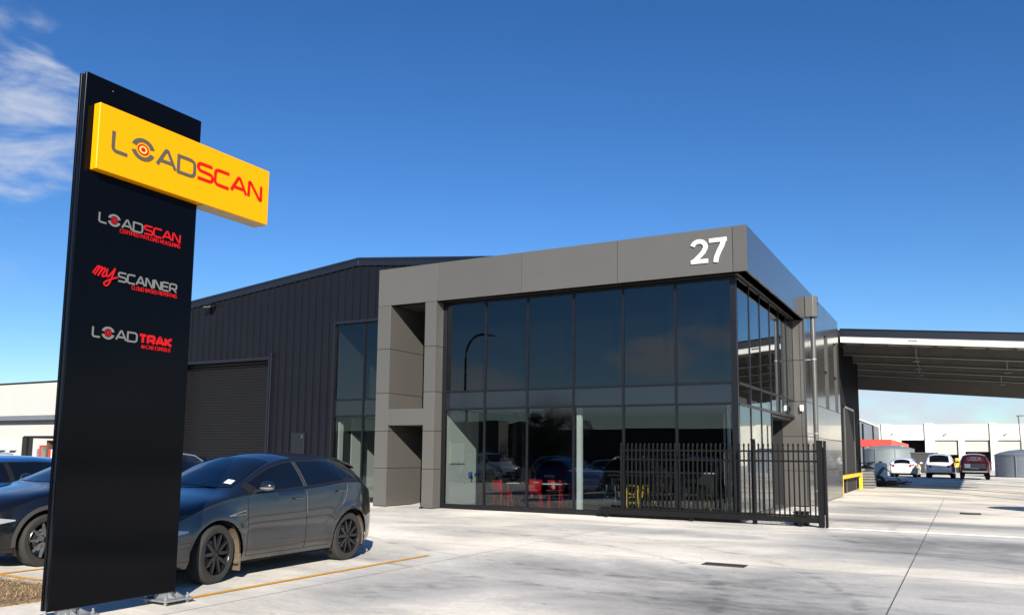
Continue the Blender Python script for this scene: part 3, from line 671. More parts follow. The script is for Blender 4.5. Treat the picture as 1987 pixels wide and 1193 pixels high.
# main box logo (s 0.25..2.32, z ~4.73..4.97)
word('L', MS(.255, 4.715, BXF), .245, .205, .038, 'lettering', 'logo_dark', sb)
target(MS(0, 0, BXF), .625, 4.858, .122, sb, 'logo_dark', 'logo_red', 'logo_peach', 1.18)
word('AD', MS(.785, 4.742, BXF), .222, .53, .038, 'lettering', 'logo_dark', sb, sp=.16)
word('SCAN', MS(1.325, 4.756, BXF), .215, 1.0, .038, 'lettering', 'logo_red', sb, sp=.16)
def small(s0, z0, right, word2, m2, w2=.0185, tw=None):
    word('L', MS(s0, z0, SX), .118, .10, w2, 'lettering', 'logo_grey', sign)
    target(MS(0, 0, SX), s0+.178, z0+.062, .066, sign, 'logo_grey', 'logo_red2', None, 1.12)
    return word('AD', MS(s0+.262, z0, SX), .112, .26, w2, 'lettering', 'logo_grey', sign, sp=.16)
small(.235, 3.975, 0, '', ''); word('SCAN', MS(.765, 3.98, SX), .108, .475, .0185, 'lettering', 'logo_red2', sign, sp=.14)
word('CERTIFIED PAYLOAD MEASURING', MS(.485, 3.925, SX), .045, .755, .0062, 'lettering', 'logo_red2', sign, sp=.25)
word('SCANNER', MS(.495, 3.405, SX), .108, .735, .0185, 'lettering', 'logo_grey', sign, sp=.16)
word('CLOUD BASED REPORTING', MS(.665, 3.352, SX), .043, .57, .0062, 'lettering', 'logo_red2', sign, sp=.25)
g = MB(); M = MS(.215, 3.375, SX)
def smooth_curve(P, n=6):
    out = []; P = [Vector(p) for p in P]
    for i in range(len(P)-1):
        a = P[max(i-1, 0)]; b = P[i]; c = P[i+1]; d = P[min(i+2, len(P)-1)]
        for k in range(n):
            t = k/n; out.append(tuple(.5*((2*b)+(-a+c)*t+(2*a-5*b+4*c-d)*t*t+(-a+3*b-3*c+d)*t**3)))
    out.append(tuple(P[-1])); return out
my = smooth_curve([(.0, .07), (.05, .145), (.065, .13), (.02, .055), (.075, .14), (.095, .13), (.055, .05), (.11, .135), (.13, .125), (.10, .06), (.115, .05), (.15, .075)])
def add_brush(g, P, w, M, th, lift):
    n = 8; 
    for i in range(len(P)-1): add_ribbon(g, [P[i], P[i+1]], w, M, th, lift+.00012*i)
    for i, p in enumerate(P):
        l = lift+th+.00012*i+.00005; g.add([M(p[0]+w/2*math.cos(2*math.pi*k/n), p[1]+w/2*math.sin(2*math.pi*k/n), l) for k in range(n)], [tuple(range(n))])
add_brush(g, my, .016, M, .003, .002)
yy = smooth_curve([(.155, .135), (.145, .075), (.165, .06), (.215, .12), (.235, .15), (.20, .04), (.165, -.03), (.13, -.035), (.125, -.01), (.19, .035), (.27, .07)])
add_brush(g, yy, .018, M, .003, .008)
g.build('lettering', 'logo_red2', sign, fix=False)
small(.25, 2.79, 0, '', ''); word('TRAK', MS(.785, 2.79, SX), .108, .425, .029, 'lettering', 'logo_red2', sign, sp=.28)
word('IN-CAB CONSOLE', MS(.825, 2.740, SX), .041, .37, .0062, 'lettering', 'logo_red2', sign, sp=.25)
# feet
for yc, zt in ((SY1-.07, 0), (SY0+.25, 0)):
    g = MB(); g.box(SX-.27, SX+.15, yc-.17, yc+.19, .045, .065); ft = g.build('base_plate', 'galv', sign, bevel=.003)
    g = MB(); g.box(SX-.1, SX-.02, yc-.12, yc+.05, .066, SZ0+.01); g.build('post', 'galv', ft)
    for dx in (.0, .09):
        g = MB(); g.prism([(yc+.05, .066), (yc+.15, .066), (yc+.05, .125)], 'x', SX-.055+dx, SX-.045+dx); g.build('gusset', 'galv', ft)
    g = MB(); g.prism([(SX-.0, .066), (SX+.11, .066), (SX-.0, .122)], 'y', yc-.02, yc-.01); g.build('gusset', 'galv', ft)
    g = MB()
    for dx in (-.22, .10):
        for dy in (-.13, .15): g.tube([(SX+dx, yc+dy, 0), (SX+dx, yc+dy, .115)], .011, 8); g.tube([(SX+dx, yc+dy, .066), (SX+dx, yc+dy, .085)], .02, 6); g.tube([(SX+dx, yc+dy, .02), (SX+dx, yc+dy, .044)], .02, 6)
    g.build('anchor_bolt', 'galv', ft)

# ================================================================== SLIDING GATE
GY = 20.8; GX0, GX1 = -8.75, -3.12
gate = thing('sliding_gate', 'black steel picket sliding gate with looped tops across the glass front', 'gate', (GX0, GY, 0))
g = MB(); g.box(GX0, GX1, GY-.035, GY+.035, .10, .235); g.box(GX0+.05, GX1, GY-.02, GY+.02, .24, .285); g.build('bottom_rail', 'black_metal', gate, bevel=.004)
for z in (1.56, 1.80): g = MB(); g.box(GX0+.6, GX1, GY-.02, GY+.02, z-.022, z+.022); g.build('rail', 'black_metal', gate, bevel=.003)
x = GX0+.72; gp0 = None
while x < GX1-.05:
    if gp0 is None:
        g = MB(); g.box(x-.018, x+.018, GY-.046, GY-.021, .24, 1.93); g.ball((x, GY-.033, 1.95), .03, .014, .03, 8, 6); g.box(x-.008, x+.008, GY-.033, GY-.022, 1.93, 2.0)
        gp0 = g.build('picket', 'black_metal', gate); xb = x
    else:
        c = gp0.copy(); COL.objects.link(c); c.parent = gate; c.location = (x-xb, 0, 0)
    x += .1185
g = MB(); g.box(GX0+.62, GX0+.68, GY-.025, GY+.025, .24, 2.0); g.box(GX0, GX0+.04, GY-.03, GY+.03, .06, .11); g.build('end_frame', 'black_metal', gate)
g = MB()
for x in (GX0+.2, -6.2, GX1-.4): g.lathe([(.02, -.02), (.06, -.02), (.06, .02), (.02, .02)], 16, (x, GY, .06), 'y')
g.build('wheel', 'black_metal', gate)
gpst = thing('gate_post', 'twin black steel post closing the right end of the sliding gate', 'post', (-3.0, GY, 0))
g = MB(); g.box(-3.11, -2.98, GY-.07, GY+.06, 0, 2.06); g.build('post', 'black_metal', gpst, bevel=.005)
g = MB(); g.box(-2.955, -2.90, GY-.05, GY+.06, 0, 2.05); g.box(-2.98, -2.955, GY-.03, GY+.03, .3, 1.9); g.build('catch_post', 'black_metal', gpst, bevel=.004)
for x, lb in ((-4.63, 'tall black guide post standing behind the gate pickets'),):
    p_ = thing('guide_post', lb, 'post', (x, GY+.16, 0)); g = MB(); g.box(x-.05, x+.05, GY+.06, GY+.15, 0, 2.06); g.build('post', 'black_metal', p_, bevel=.004)
    g = MB(); g.box(x-.04, x+.04, GY-.05, GY+.16, 2.062, 2.10); g.build('roller_bracket', 'black_metal', p_)
g = MB(); g.box(-3.75, -3.42, GY+.32, GY+.62, 0, .30); g.box(-3.77, -3.40, GY+.30, GY+.64, .30, .335); tag(g.build('gate_motor', 'plastic', None, bevel=.02), 'small dark gate motor box on the slab behind the gate post', 'motor')
# security camera
cam_ = thing('security_camera', 'white dome security camera on the taupe wall above the entrance', 'camera', (-4.78, YR, 3.25))
g = MB(); g.box(-4.84, -4.72, YR-.13, YR-.001, 3.26, 3.42); g.build('housing', 'camera_white', cam_, bevel=.02)
g = MB(); g.ball((-4.78, YR-.09, 3.25), .062, .062, .07, 16, 10); d_ = g.build('dome', 'camera_white', cam_, smooth=True)
g = MB(); g.ball((-4.78, YR-.115, 3.215), .036, .036, .036, 12, 8); g.build('lens', 'lens', d_, smooth=True)
# pit grate, hose offcut
gr = thing('drain_grate', 'rusty rectangular drain grate set in the concrete drive', 'grate', (-3.3, 12.75, 0))
g = MB(); g.box(-3.62, -2.98, 12.62, 12.64, 0, .014); g.box(-3.62, -2.98, 12.88, 12.90, 0, .014); g.box(-3.62, -3.6, 12.64, 12.88, 0, .014); g.box(-3.0, -2.98, 12.64, 12.88, 0, .014); g.box(-3.6, -3.0, 12.64, 12.88, 0, .004); g.build('frame', 'grate', gr)
g = MB(); x = -3.58
while x < -3.0: g.box(x, x+.018, 12.64, 12.88, .005, .018); x += .045
g.build('bars', 'grate', gr)
g = MB(); g.tube([(-.2+.54*k/10, 28.45+.10*math.sin(k/10*math.pi)*-1, .025) for k in range(11)], .03, 8); tag(g.build('rubber_hose', 'rubber', smooth=True), 'short curved length of black hose lying on the concrete', 'hose')

# ================================================================== CARS
def pch(P):
    X = np.array([p[0] for p in P], float); Y = np.array([p[1] for p in P], float); h = np.diff(X); d = np.diff(Y)/h; n = len(X); m = np.zeros(n)
    m[0], m[-1] = d[0], d[-1]
    for i in range(1, n-1):
        if d[i-1]*d[i] > 0: w1 = 2*h[i]+h[i-1]; w2 = h[i]+2*h[i-1]; m[i] = (w1+w2)/(w1/d[i-1]+w2/d[i])
    def f(x):
        x = min(max(x, X[0]), X[-1]); i = min(int(np.searchsorted(X, x, 'right'))-1, n-2); i = max(i, 0); t = (x-X[i])/h[i]
        return float((2*t**3-3*t*t+1)*Y[i]+(t**3-2*t*t+t)*h[i]*m[i]+(-2*t**3+3*t*t)*Y[i+1]+(t**3-t*t)*h[i]*m[i+1])
    return f
SUV = dict(L=4.41, xa=(.87, 3.60), R=.368, Ra=.435, sill=.235,
  top=[(0, .60), (.05, .80), (.3, .97), (.8, 1.08), (1.15, 1.155), (1.45, 1.29), (1.8, 1.455), (2.15, 1.585), (2.5, 1.645), (3.0, 1.648), (3.5, 1.62), (3.9, 1.575), (4.02, 1.545), (4.15, 1.36), (4.28, 1.17), (4.36, 1.05), (4.40, .80), (4.41, .6)],
  edge=[(0, .55), (.06, .74), (.3, .90), (.7, 1.02), (1.1, 1.105), (1.3, 1.17), (1.7, 1.34), (2.05, 1.49), (2.5, 1.565), (3.0, 1.57), (3.5, 1.53), (3.85, 1.46), (4.03, 1.40), (4.22, 1.16), (4.36, .98), (4.40, .74), (4.41, .55)],
  belt=[(0, .50), (.06, .64), (.3, .80), (.7, .96), (1.1, 1.05), (1.5, 1.09), (2.2, 1.11), (2.9, 1.15), (3.4, 1.195), (3.8, 1.19), (4.1, 1.10), (4.3, .97), (4.38, .80), (4.41, .5)],
  wb=[(0, .58), (.08, .74), (.3, .85), (.6, .90), (.9, .915), (1.5, .905), (2.2, .91), (3.0, .915), (3.5, .93), (3.8, .925), (4.1, .87), (4.3, .78), (4.41, .66)],
  wr=[(0, .45), (.1, .60), (.4, .70), (.9, .76), (1.2, .765), (1.5, .72), (1.9, .655), (2.4, .615), (3.0, .605), (3.6, .58), (3.95, .57), (4.2, .64), (4.35, .65), (4.41, .52)],
  ws=(1.20, 2.10), rw=(4.05, 4.28), wins=[(1.62, 1.50, 2.50, 2.47, .10, .86), (2.59, 2.56, 3.44, 3.34, .10, .86)], quarter=(3.47, 3.37, 3.74, 3.44, .22, .78), dlo=(1.40, 1.38, 3.82, 3.52, .05, .92))
HATCH = dict(SUV, top=[(x, z*.885 if x > 1.1 else z*.92) for x, z in SUV['top']], edge=[(x, z*.885 if x > 1.1 else z*.92) for x, z in SUV['edge']], belt=[(x, z*.88) for x, z in SUV['belt']], R=.32, Ra=.375, sill=.2)
BOX = dict(SUV, L=4.6, xa=(.87, 3.68), R=.38, Ra=.45, sill=.30,
  top=[(0, .70), (.05, .90), (.3, 1.02), (.9, 1.10), (1.2, 1.17), (1.6, 1.45), (1.95, 1.68), (2.3, 1.755), (3.0, 1.78), (4.0, 1.755), (4.3, 1.71), (4.38, 1.62), (4.50, 1.15), (4.57, 1.02), (4.6, .65)],
  edge=[(0, .60), (.06, .78), (.3, .92), (.9, 1.04), (1.2, 1.10), (1.6, 1.38), (1.95, 1.58), (2.4, 1.66), (3.0, 1.68), (4.0, 1.66), (4.28, 1.61), (4.38, 1.50), (4.50, 1.12), (4.57, .98), (4.6, .6)],
  belt=[(0, .55), (.06, .70), (.3, .86), (.9, 1.0), (1.5, 1.07), (2.5, 1.10), (3.5, 1.13), (4.1, 1.13), (4.4, 1.08), (4.55, .95), (4.6, .55)],
  wb=[(0, .60), (.08, .76), (.3, .87), (.6, .91), (.9, .92), (1.5, .91), (3.0, .92), (4.0, .92), (4.3, .89), (4.5, .84), (4.6, .74)],
  wr=[(0, .5), (.1, .62), (.4, .72), (.9, .80), (1.2, .80), (1.6, .73), (2.0, .68), (3.0, .67), (4.1, .66), (4.3, .66), (4.42, .72), (4.55, .74), (4.6, .62)],
  ws=(1.25, 1.96), rw=(4.365, 4.495), wins=[(1.62, 1.52, 2.45, 2.43, .08, .86), (2.53, 2.52, 3.35, 3.33, .08, .86)], quarter=(3.46, 3.44, 4.15, 4.02, .10, .84), dlo=(1.42, 1.40, 4.24, 4.12, .04, .92))
UTE = dict(BOX, L=5.2, xa=(.95, 4.0), top=[(x*1.13, z) for x, z in BOX['top']], edge=[(x*1.13, z) for x, z in BOX['edge']], belt=[(x*1.13, z) for x, z in BOX['belt']], wb=[(x*1.13, z) for x, z in BOX['wb']], wr=[(x*1.13, z) for x, z in BOX['wr']],
  ws=(1.41, 2.2), rw=(4.93, 5.08), wins=[(1.83, 1.7, 2.6, 2.58, .08, .86), (2.68, 2.67, 3.3, 3.28, .08, .86)], quarter=(3.5, 3.48, 4.7, 4.6, .10, .84), dlo=(1.6, 1.58, 4.8, 4.7, .04, .92), sill=.42, R=.39, Ra=.47)
def make_wheel(root, x, y, R_, side, steer=0., det=True, rimmat='rim', spokes=5):
    spw = .046 if rimmat == 'rim' else .026
    wz = .245
    g = MB(); prof = [(R_*.70, -wz/2+.012), (R_*.74, -wz/2), (R_*.90, -wz/2-.004), (R_*.965, -wz/2+.018), (R_, -wz/2+.045), (R_, wz/2-.045), (R_*.965, wz/2-.018), (R_*.90, wz/2+.004), (R_*.74, wz/2), (R_*.70, wz/2-.012)]
    if det:
        pr2 = []
        for k in range(5): a = -wz/2+.045+(wz-.09)*k/4; pr2 += [(R_, a-.009), (R_-.010, a-.005), (R_-.010, a+.005), (R_, a+.009)]
        prof = prof[:4]+[(R_, -wz/2+.03)]+pr2+[(R_, wz/2-.03)]+prof[6:]
    g.lathe([(r, -h*side) for r, h in prof], 40 if det else 24, axis='y')
    # wheel part = hub carrier with tyre and rim as its pieces
    hub = MB(); hub.lathe([(.001, .02*side), (.16, .02*side), (.165, -.01*side), (.001, -.01*side)], 24, axis='y'); w = hub.build('wheel', 'galv', root, local=True)
    w.location = (x, y, R_); w.rotation_euler = (0, 0, steer)
    t = g.build('tyre', 'rubber', w, smooth=True, angle=30, local=True)
    q = MB(); Rr = R_*.72; o = wz/2*side
    q.lathe([(Rr, o*.9), (Rr*.955, o*1.0), (Rr*.93, o*.9), (Rr*.90, o*.3), (Rr*.88, -o*.8)], 40 if det else 20, axis='y')
    q.lathe([(.001, o*.86), (.045, o*.84), (.075, o*.70), (.08, o*.3), (.001, o*.3)], 16, axis='y')
    if rimmat == 'two': q.cur = 1
    for k in range(spokes):
        a = 2*math.pi*k/spokes+.3
        for da in ((-.30, .30) if det or spokes == 5 else (0,)):
            c0 = (math.cos(a+da*.35)*.05, math.sin(a+da*.35)*.05); c1 = (math.cos(a+da)*Rr*.93, math.sin(a+da)*Rr*.93)
            cm = (math.cos(a+da*.95)*Rr*.5, math.sin(a+da*.95)*Rr*.5)
            q.bar((c0[0], o*.68, c0[1]), (cm[0], o*.76, cm[1]), .034, .05, (0, 1, 0), spw, .04); q.bar((cm[0], o*.76, cm[1]), (c1[0], o*.86, c1[1]), spw, .04, (0, 1, 0), .026, .03)
    r_ = q.build('rim', ['rim', 'rim_silver'] if rimmat == 'two' else rimmat, w, smooth=True, angle=30, local=True)
    return w
def make_car(name, label, cat, S, paint, group=None, sz=1., det=True, steer=0., rails=None, rimmat='rim', trim='paint', visor=True, ns=64):
    root = thing(name, label, cat, group=group)
    top, edge, belt, wb, wr = [pch([(x, v*(sz if k < 3 else 1)) for x, v in S[n]]) for k, n in enumerate(('top', 'edge', 'belt', 'wb', 'wr'))]
    Ln, (xa1, xa2), R_, Ra, sill = S['L'], S['xa'], S['R'], S['Ra'], S['sill']
    def zbot(x):
        z = sill+.10*max(0, (.35-x)/.35)**2+.12*max(0, (x-(Ln-.5))/.5)**1.5
        for a in (xa1, xa2):
            if abs(x-a) < Ra: z = max(z, R_+math.sqrt(Ra*Ra-(x-a)**2)-.01)
        return z
    def low(x, z, sg=1):
        zb, zt = sill, belt(x); h = (z-zb)/(zt-zb); h = max(0, min(1.0, h))
        y = wb(x)+.034*math.sin(math.pi*min(1, h*1.02))**.8-.03*max(0, .15-h)/.15-.008*math.exp(-((h-.30)/.12)**2)
        for a in (xa1, xa2): y += .013*math.exp(-((math.hypot(x-a, z-R_)-Ra)/.10)**2)
        return Vector((x, sg*y, z))
    def side(x, t, sg=1):
        y = wb(x)+(wr(x)-wb(x))*t; z = belt(x)+(edge(x)-belt(x))*t; b = math.sin(math.pi*t)*.022
        return Vector((x, sg*(y+b), z+b*.2))
    def tops(x, s):
        return Vector((x, wr(x)*s, edge(x)+(top(x)-edge(x))*(1-abs(s)**2.4)))
    xs = set(np.linspace(0, Ln, ns)); xs |= {.02, .05, .1, .15, Ln-.02, Ln-.05, Ln-.1, Ln-.16, Ln-.22}
    for a in (xa1, xa2):
        for k in range(-12, 13): xs.add(a+Ra*math.sin(k/12*math.pi/2))
        xs |= {a-Ra-.004, a+Ra+.004}
    xs = sorted(xs); NL, NS, NT = 12, 5, 8; rings = []
    for x in xs:
        zb = zbot(x); zt = belt(x); zb = min(zb, zt-.03); half = [low(x, zb+(zt-zb)*(k/NL)) for k in range(NL+1)]
        half += [side(x, k/NS) for k in range(1, NS+1)]+[tops(x, 1-k/NT) for k in range(1, NT+1)]
        rings.append(half+[Vector((p.x, -p.y, p.z)) for p in reversed(half[:-1])])
    g = MB(); g.grid(rings); n = len(rings[0]); M = len(rings)
    for r_, base in ((rings[0], 0), (rings[-1], (M-1)*n)):
        for k in range(n//2): g.f.append((base+k, base+k+1, base+n-2-k, base+n-1-k)); g.mi.append(0)
    body = g.build('body', paint, root, smooth=True, angle=20 if det else 40)
    # inner faces: lip of the arches, sills, floor
    g = MB(); g.box(.25, Ln-.25, -.60, .60, sill-.03, .72); g.box(xa1+Ra+.02, xa2-Ra-.02, -.84, .84, sill-.035, sill+.05); g.box(.1, .45, -.62, .62, sill-.02, .5); g.box(Ln-.42, Ln-.08, -.62, .62, sill+.04, .5)
    for a in (xa1, xa2):
        for sg in (1, -1): g.lathe([(Ra-.006, .60*sg), (Ra+.004, .60*sg), (Ra+.004, .895*sg), (Ra-.006, .895*sg)], 24, (a, 0, R_-.0), 'y', R(-25), R(205))
    g.build('underbody', 'well', root)
    def patch(nm, fn, m, parent=None, nu=14, nv=6, th=.004, par=None):
        P = []
        for i in range(nu+1):
            row = []
            for j in range(nv+1):
                u, v = i/nu, j/nv; p = fn(u, v); e = 1e-3
                du = fn(min(1, u+e), v)-fn(max(0, u-e), v); dv = fn(u, min(1, v+e))-fn(u, max(0, v-e)); nn = du.cross(dv)
                nn = nn.normalized() if nn.length > 1e-12 else Vector((0, 0, 1))
                c = Vector((p.x-Ln/2, p.y, p.z-.7));
                if nn.dot(c) < 0: nn = -nn
                row.append(p+nn*th)
            P.append(row)
        return MB().grid(P).build(nm, m, par or root, smooth=True, angle=60, fix=False)
    def quad_side(a0, a1, b0, b1, t0, t1, sg):    # bottom x a0..b0, top x a1..b1
        return lambda u, v: side((a0+(b0-a0)*u)*(1-v)+(a1+(b1-a1)*u)*v, t0+(t1-t0)*v, sg)
    for sg in (1, -1):
        a0, a1, b0, b1, t0, t1 = S['dlo']; patch('window_surround', quad_side(a0, a1, b0, b1, t0, t1, sg), 'black_trim', nu=24)
        for q in S['wins']:
            patch('side_window', quad_side(q[0], q[1], q[2], q[3], q[4], q[5], sg), 'car_glass', nu=16, th=.008)
        q = S['quarter']; patch('quarter_window', quad_side(q[0], q[1], q[2], q[3], q[4], q[5], sg), 'car_glass', nu=8, th=.008)
        def lowq(x0, x1, z0, z1, sg=sg): return lambda u, v: low(x0+(x1-x0)*u, z0+(z1-z0)*v, sg)
        if det:
            w0 = S['wins'][0]; xm = (w0[2]+S['wins'][1][0])/2
            for xc, za in ((S['ws'][0]+.18, sill+.06), (xm, sill+.06)):
                patch('door_seam', lowq(xc-.004, xc+.004, za, belt(xc)-.005), 'black_trim', nu=1, nv=24, th=.002)
            xr = xa2-Ra*.55
            patch('door_seam', (lambda u, v, sg=sg: low(xa2-.12-.55*max(0, 1-v)**2.2+.008*u, R_+.42-.2*(1-v)+(belt(3.4)-R_-.42+.2)*v, sg)), 'black_trim', nu=1, nv=24, th=.002)
            patch('door_seam', lowq(S['ws'][0]+.18, xa2-Ra-.05, sill+.055, sill+.063), 'black_trim', nu=40, nv=1, th=.002)
        for xc in (S['wins'][0][2]-.12, S['wins'][1][2]-.10):
            p = low(xc, belt(xc)-.115, sg); h = MB(); h.bar(p+Vector((-.105, sg*.028, 0)), p+Vector((.085, sg*.028, .004)), .022, .026); h.bar(p+Vector((-.10, 0, 0)), p+Vector((-.10, sg*.03, 0)), .02, .02); h.bar(p+Vector((.08, 0, 0)), p+Vector((.08, sg*.03, 0)), .02, .02)
            h.build('door_handle', paint if det else 'black_trim', root, bevel=.006)
        # mirror
        xm_ = S['ws'][0]+.37; pm = side(xm_, .10, sg); h = MB(); h.ball(pm+Vector((.02, sg*.15, .085)), .075, .115, .068, 16, 10); mi = h.build('door_mirror', paint, root, smooth=True)
        h = MB(); h.bar(pm+Vector((.01, -sg*.02, .015)), pm+Vector((.02, sg*.10, .035)), .09, .03); h.build('mirror_arm', 'black_trim', mi)
        h = MB(); h.ball(pm+Vector((.012, sg*.152, .055)), .076, .112, .034, 16, 8); h.build('mirror_base', 'logo_grey' if det else paint, mi, smooth=True)
        patch('headlight', (lambda u, v, sg=sg: low(.05+.36*u, (.60+.07*u)*sz+(.12*(1-u)+.015)*v, sg)), 'lamp_glass', nu=12, nv=4, th=.005)
        patch('tail_light', (lambda u, v, sg=sg: low(Ln-.20+.18*u, (.86*sz+.02*u)+(.15-.05*u)*v, sg)), 'tail_red', nu=8, nv=4, th=.006)
        if trim == 'black':
            for a in (xa1, xa2):
                patch('arch_trim', (lambda u, v, sg=sg, a=a: low(a+(Ra+.055*v)*math.cos(R(-8+196*u)), R_+(Ra+.055*v)*math.sin(R(-8+196*u)), sg)), 'plastic', nu=30, nv=2, th=.006)
            patch('sill_trim', lowq(xa1+Ra, xa2-Ra, sill+.0, sill+.12), 'plastic', nu=20, nv=2, th=.006)
    patch('windscreen', lambda u, v: tops((S['ws'][0]+.10*(2*v-1)**2)*(1-u)+(S['ws'][1]+.0)*u, (2*v-1)*.90), 'car_glass', nu=14, nv=20, th=.006)
    patch('rear_window', lambda u, v: tops((S['rw'][0])*(1-u)+S['rw'][1]*u, (2*v-1)*.86), 'car_glass', nu=8, nv=16, th=.006)
    wy = .785
    for a, stv in ((xa1, steer), (xa2, 0)):
        for sg in (1, -1): make_wheel(root, a, sg*wy, R_, sg, stv, det, rimmat)
    # bumpers, grille, plate
    zg = belt(.05)*.8; g = MB(); g.box(-.012, .02, -.42, .42, zg-.10, zg+.07); g.build('grille', 'black_trim', root, bevel=.01)
    g = MB(); g.box(-.02, -.013, -.18, .18, .40, .51); g.build('number_plate', 'plate', root)
    zr = belt(Ln-.06)
    g = MB(); g.box(Ln-.06, Ln+.015, -.68, .68, sill+.12, sill+.34); rb = g.build('rear_bumper', paint if trim != 'black' else 'plastic', root, bevel=.02)
    g = MB(); g.box(Ln+.001, Ln+.008, -.26, .26, .66*sz, .78*sz); g.build('number_plate', 'plate', root)
    for sg in (1, -1):
        g = MB(); g.box(Ln-.03, Ln+.006, sg*.50, sg*.655, .78*sz, .95*sz); g.build('tail_light', 'tail_red', root, bevel=.01)
    g = MB(); x0 = S['rw'][0]-.10; rows_ = []
    for (dx, dz) in ((0, .004), (.0, .018), (.12, .012), (.25, -.012), (.25, -.035), (.10, -.03)):
        rows_.append([(x0+dx-.05*abs(q/10)**3*(dx > .05), tops(x0, .97*q/10).y, tops(x0, .97*q/10).z+dz-.03*dx) for q in range(-10, 11)])
    g.grid(rows_); g.build('spoiler', paint, root, smooth=True, angle=30)
    if rails:
        for sg in (1, -1):
            g = MB(); g.tube([(x, sg*(wr(x)+.0), edge(x)+(.055 if 0 < k < 8 else .0)) for k, x in enumerate(np.linspace(S['ws'][1]+.15, S['rw'][0]-.3, 9))], .016, 8); g.build('roof_rail', rails, root, smooth=True)
    root['_fn'] = 0; del root['_fn']
    return root, dict(low=low, side=side, tops=tops, belt=belt, patch=patch, L=Ln)
H4 = R(90)+R(3.4)
# hero car
hero, F = make_car('grey_suv', 'dark grey metallic compact SUV with black alloy wheels parked beside the pylon sign', 'car', SUV, 'paint_grey', steer=R(9), ns=90)
for xa_, xb_ in ((2.512, 2.482), (2.562, 2.532)):
    F['patch']('pillar_trim', lambda u, v: F['side']((xa_)*(1-v)+xb_*v+.008*u, .08+.78*v, -1), 'logo_grey', nu=1, nv=8, th=.011)
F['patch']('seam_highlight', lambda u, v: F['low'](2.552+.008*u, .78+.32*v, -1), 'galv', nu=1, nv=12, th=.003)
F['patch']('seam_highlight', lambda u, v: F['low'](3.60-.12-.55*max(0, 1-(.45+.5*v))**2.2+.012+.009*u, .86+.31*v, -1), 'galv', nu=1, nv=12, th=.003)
# local -y is the side seen from the drive
F['patch']('side_vent', lambda u, v: F['low'](1.02+.32*u, .825+.012*u+(.012+.045*u)*v, -1), 'logo_grey', nu=10, nv=3, th=.004)
F['patch']('side_vent_grille', lambda u, v: F['low'](1.14+.19*u, .838+.01*u+(.008+.022*u)*v, -1), 'black_trim', nu=10, nv=3, th=.007)
F['patch']('registration_label', lambda u, v: F['tops'](1.36+.10*u, -.82+.17*v), 'plate', nu=3, nv=3, th=.010)
F['patch']('shut_line', lambda u, v: F['low'](.22+1.05*u, F['belt'](.22+1.05*u)-.012+.006*v, -1), 'black_trim', nu=30, nv=1, th=.002)
F['patch']('wiper', lambda u, v: F['tops'](1.235+.02*v+.05*u, -.62+1.0*u), 'black_trim', nu=14, nv=1, th=.02)
for a in (.87, 3.60):
    g = MB()
    for k in range(9):
        a0, a1 = R(-22+66*k/9), R(-22+66*(k+1)/9); r_ = .425
        g.add([(a+r_*math.cos(a0), -.885, .368+r_*math.sin(a0)), (a+r_*math.cos(a1), -.885, .368+r_*math.sin(a1)), (a+r_*math.cos(a1), -.66, .368+r_*math.sin(a1)), (a+r_*math.cos(a0), -.66, .368+r_*math.sin(a0))], [(0, 1, 2, 3)])
    g.build('arch_liner', 'mud', hero)
g = MB(); g.bar((1.29, -.84, .34), (1.285, -.84, .12), .14, .02, (1, 0, 0)); g.build('mud_flap', 'mud', hero)
place(hero, (-9.17, 6.46, 0), H4)

suv2, F2 = make_car('black_suv', 'black SUV with roof rails and double spoke wheels parked behind the pylon sign', 'car', dict(SUV, R=.372, Ra=.44), 'paint_black', steer=R(3), rails='galv', rimmat='two', trim='black', sz=1.0)
place(suv2, (-12.49, 6.35, 0), R(88.5))
blue, _ = make_car('blue_hatchback', 'blue hatchback at the left edge of the photo beyond the black SUV', 'car', HATCH, 'paint_blue', det=False, sz=1.06); place(blue, (-15.75, 6.0, 0), R(90))
sil, _ = make_car('silver_wagon', 'silver car roof just visible behind the blue hatchback', 'car', SUV, 'paint_silver', det=False); place(sil, (-24.5, 9.2, 0), R(60))
# rear yard, seen from behind (tails towards us -> front points to +Y)
wc, _ = make_car('white_hatchback', 'white hatchback seen from behind in front of the left water tank', 'car', HATCH, 'paint_white', det=False, rimmat='rim_silver'); place(wc, (-3.95, 72.7, gz(70)), R(-93))
ps, _ = make_car('silver_suv', 'silver white SUV seen from behind between the white hatchback and the red ute', 'car', BOX, 'paint_pearl', det=False, rails='galv', rimmat='rim_silver'); place(ps, (-1.55, 71.0, gz(70)), R(-91))
ut, Fu = make_car('red_ute', 'dark red ute with white lettering across its rear canopy window', 'pickup', UTE, 'paint_ute', det=False, trim='black')
g = MB(); g.box(5.203, 5.21, -.66, .66, .78, 1.12); tg = g.build('tailgate', 'paint_gun', ut, bevel=.01, local=True)
g = MB(); g.box(5.211, 5.216, -.60, -.25, .80, 1.08); g.build('decal', 'paint_white', tg, local=True)
g = MB(); g.box(5.2, 5.3, -.75, .75, .52, .62); g.build('step_bumper', 'chrome', ut, bevel=.01, local=True)
Fu['patch']('window_decal', lambda u, v: Fu['tops'](4.94+.13*u, (2*v-1)*.84), 'red_sheet', nu=8, nv=12, th=.012)
MUw = lambda u, v, d: Fu['tops'](5.045-.075*v/.14, -.56+u)+Vector((.022+d, 0, .012))
word('LOADSCAN', MUw, .14, 1.12, .030, 'lettering', 'white_paint', ut, sp=.2)
place(ut, (.56, 69.8, gz(70)), R(-90))

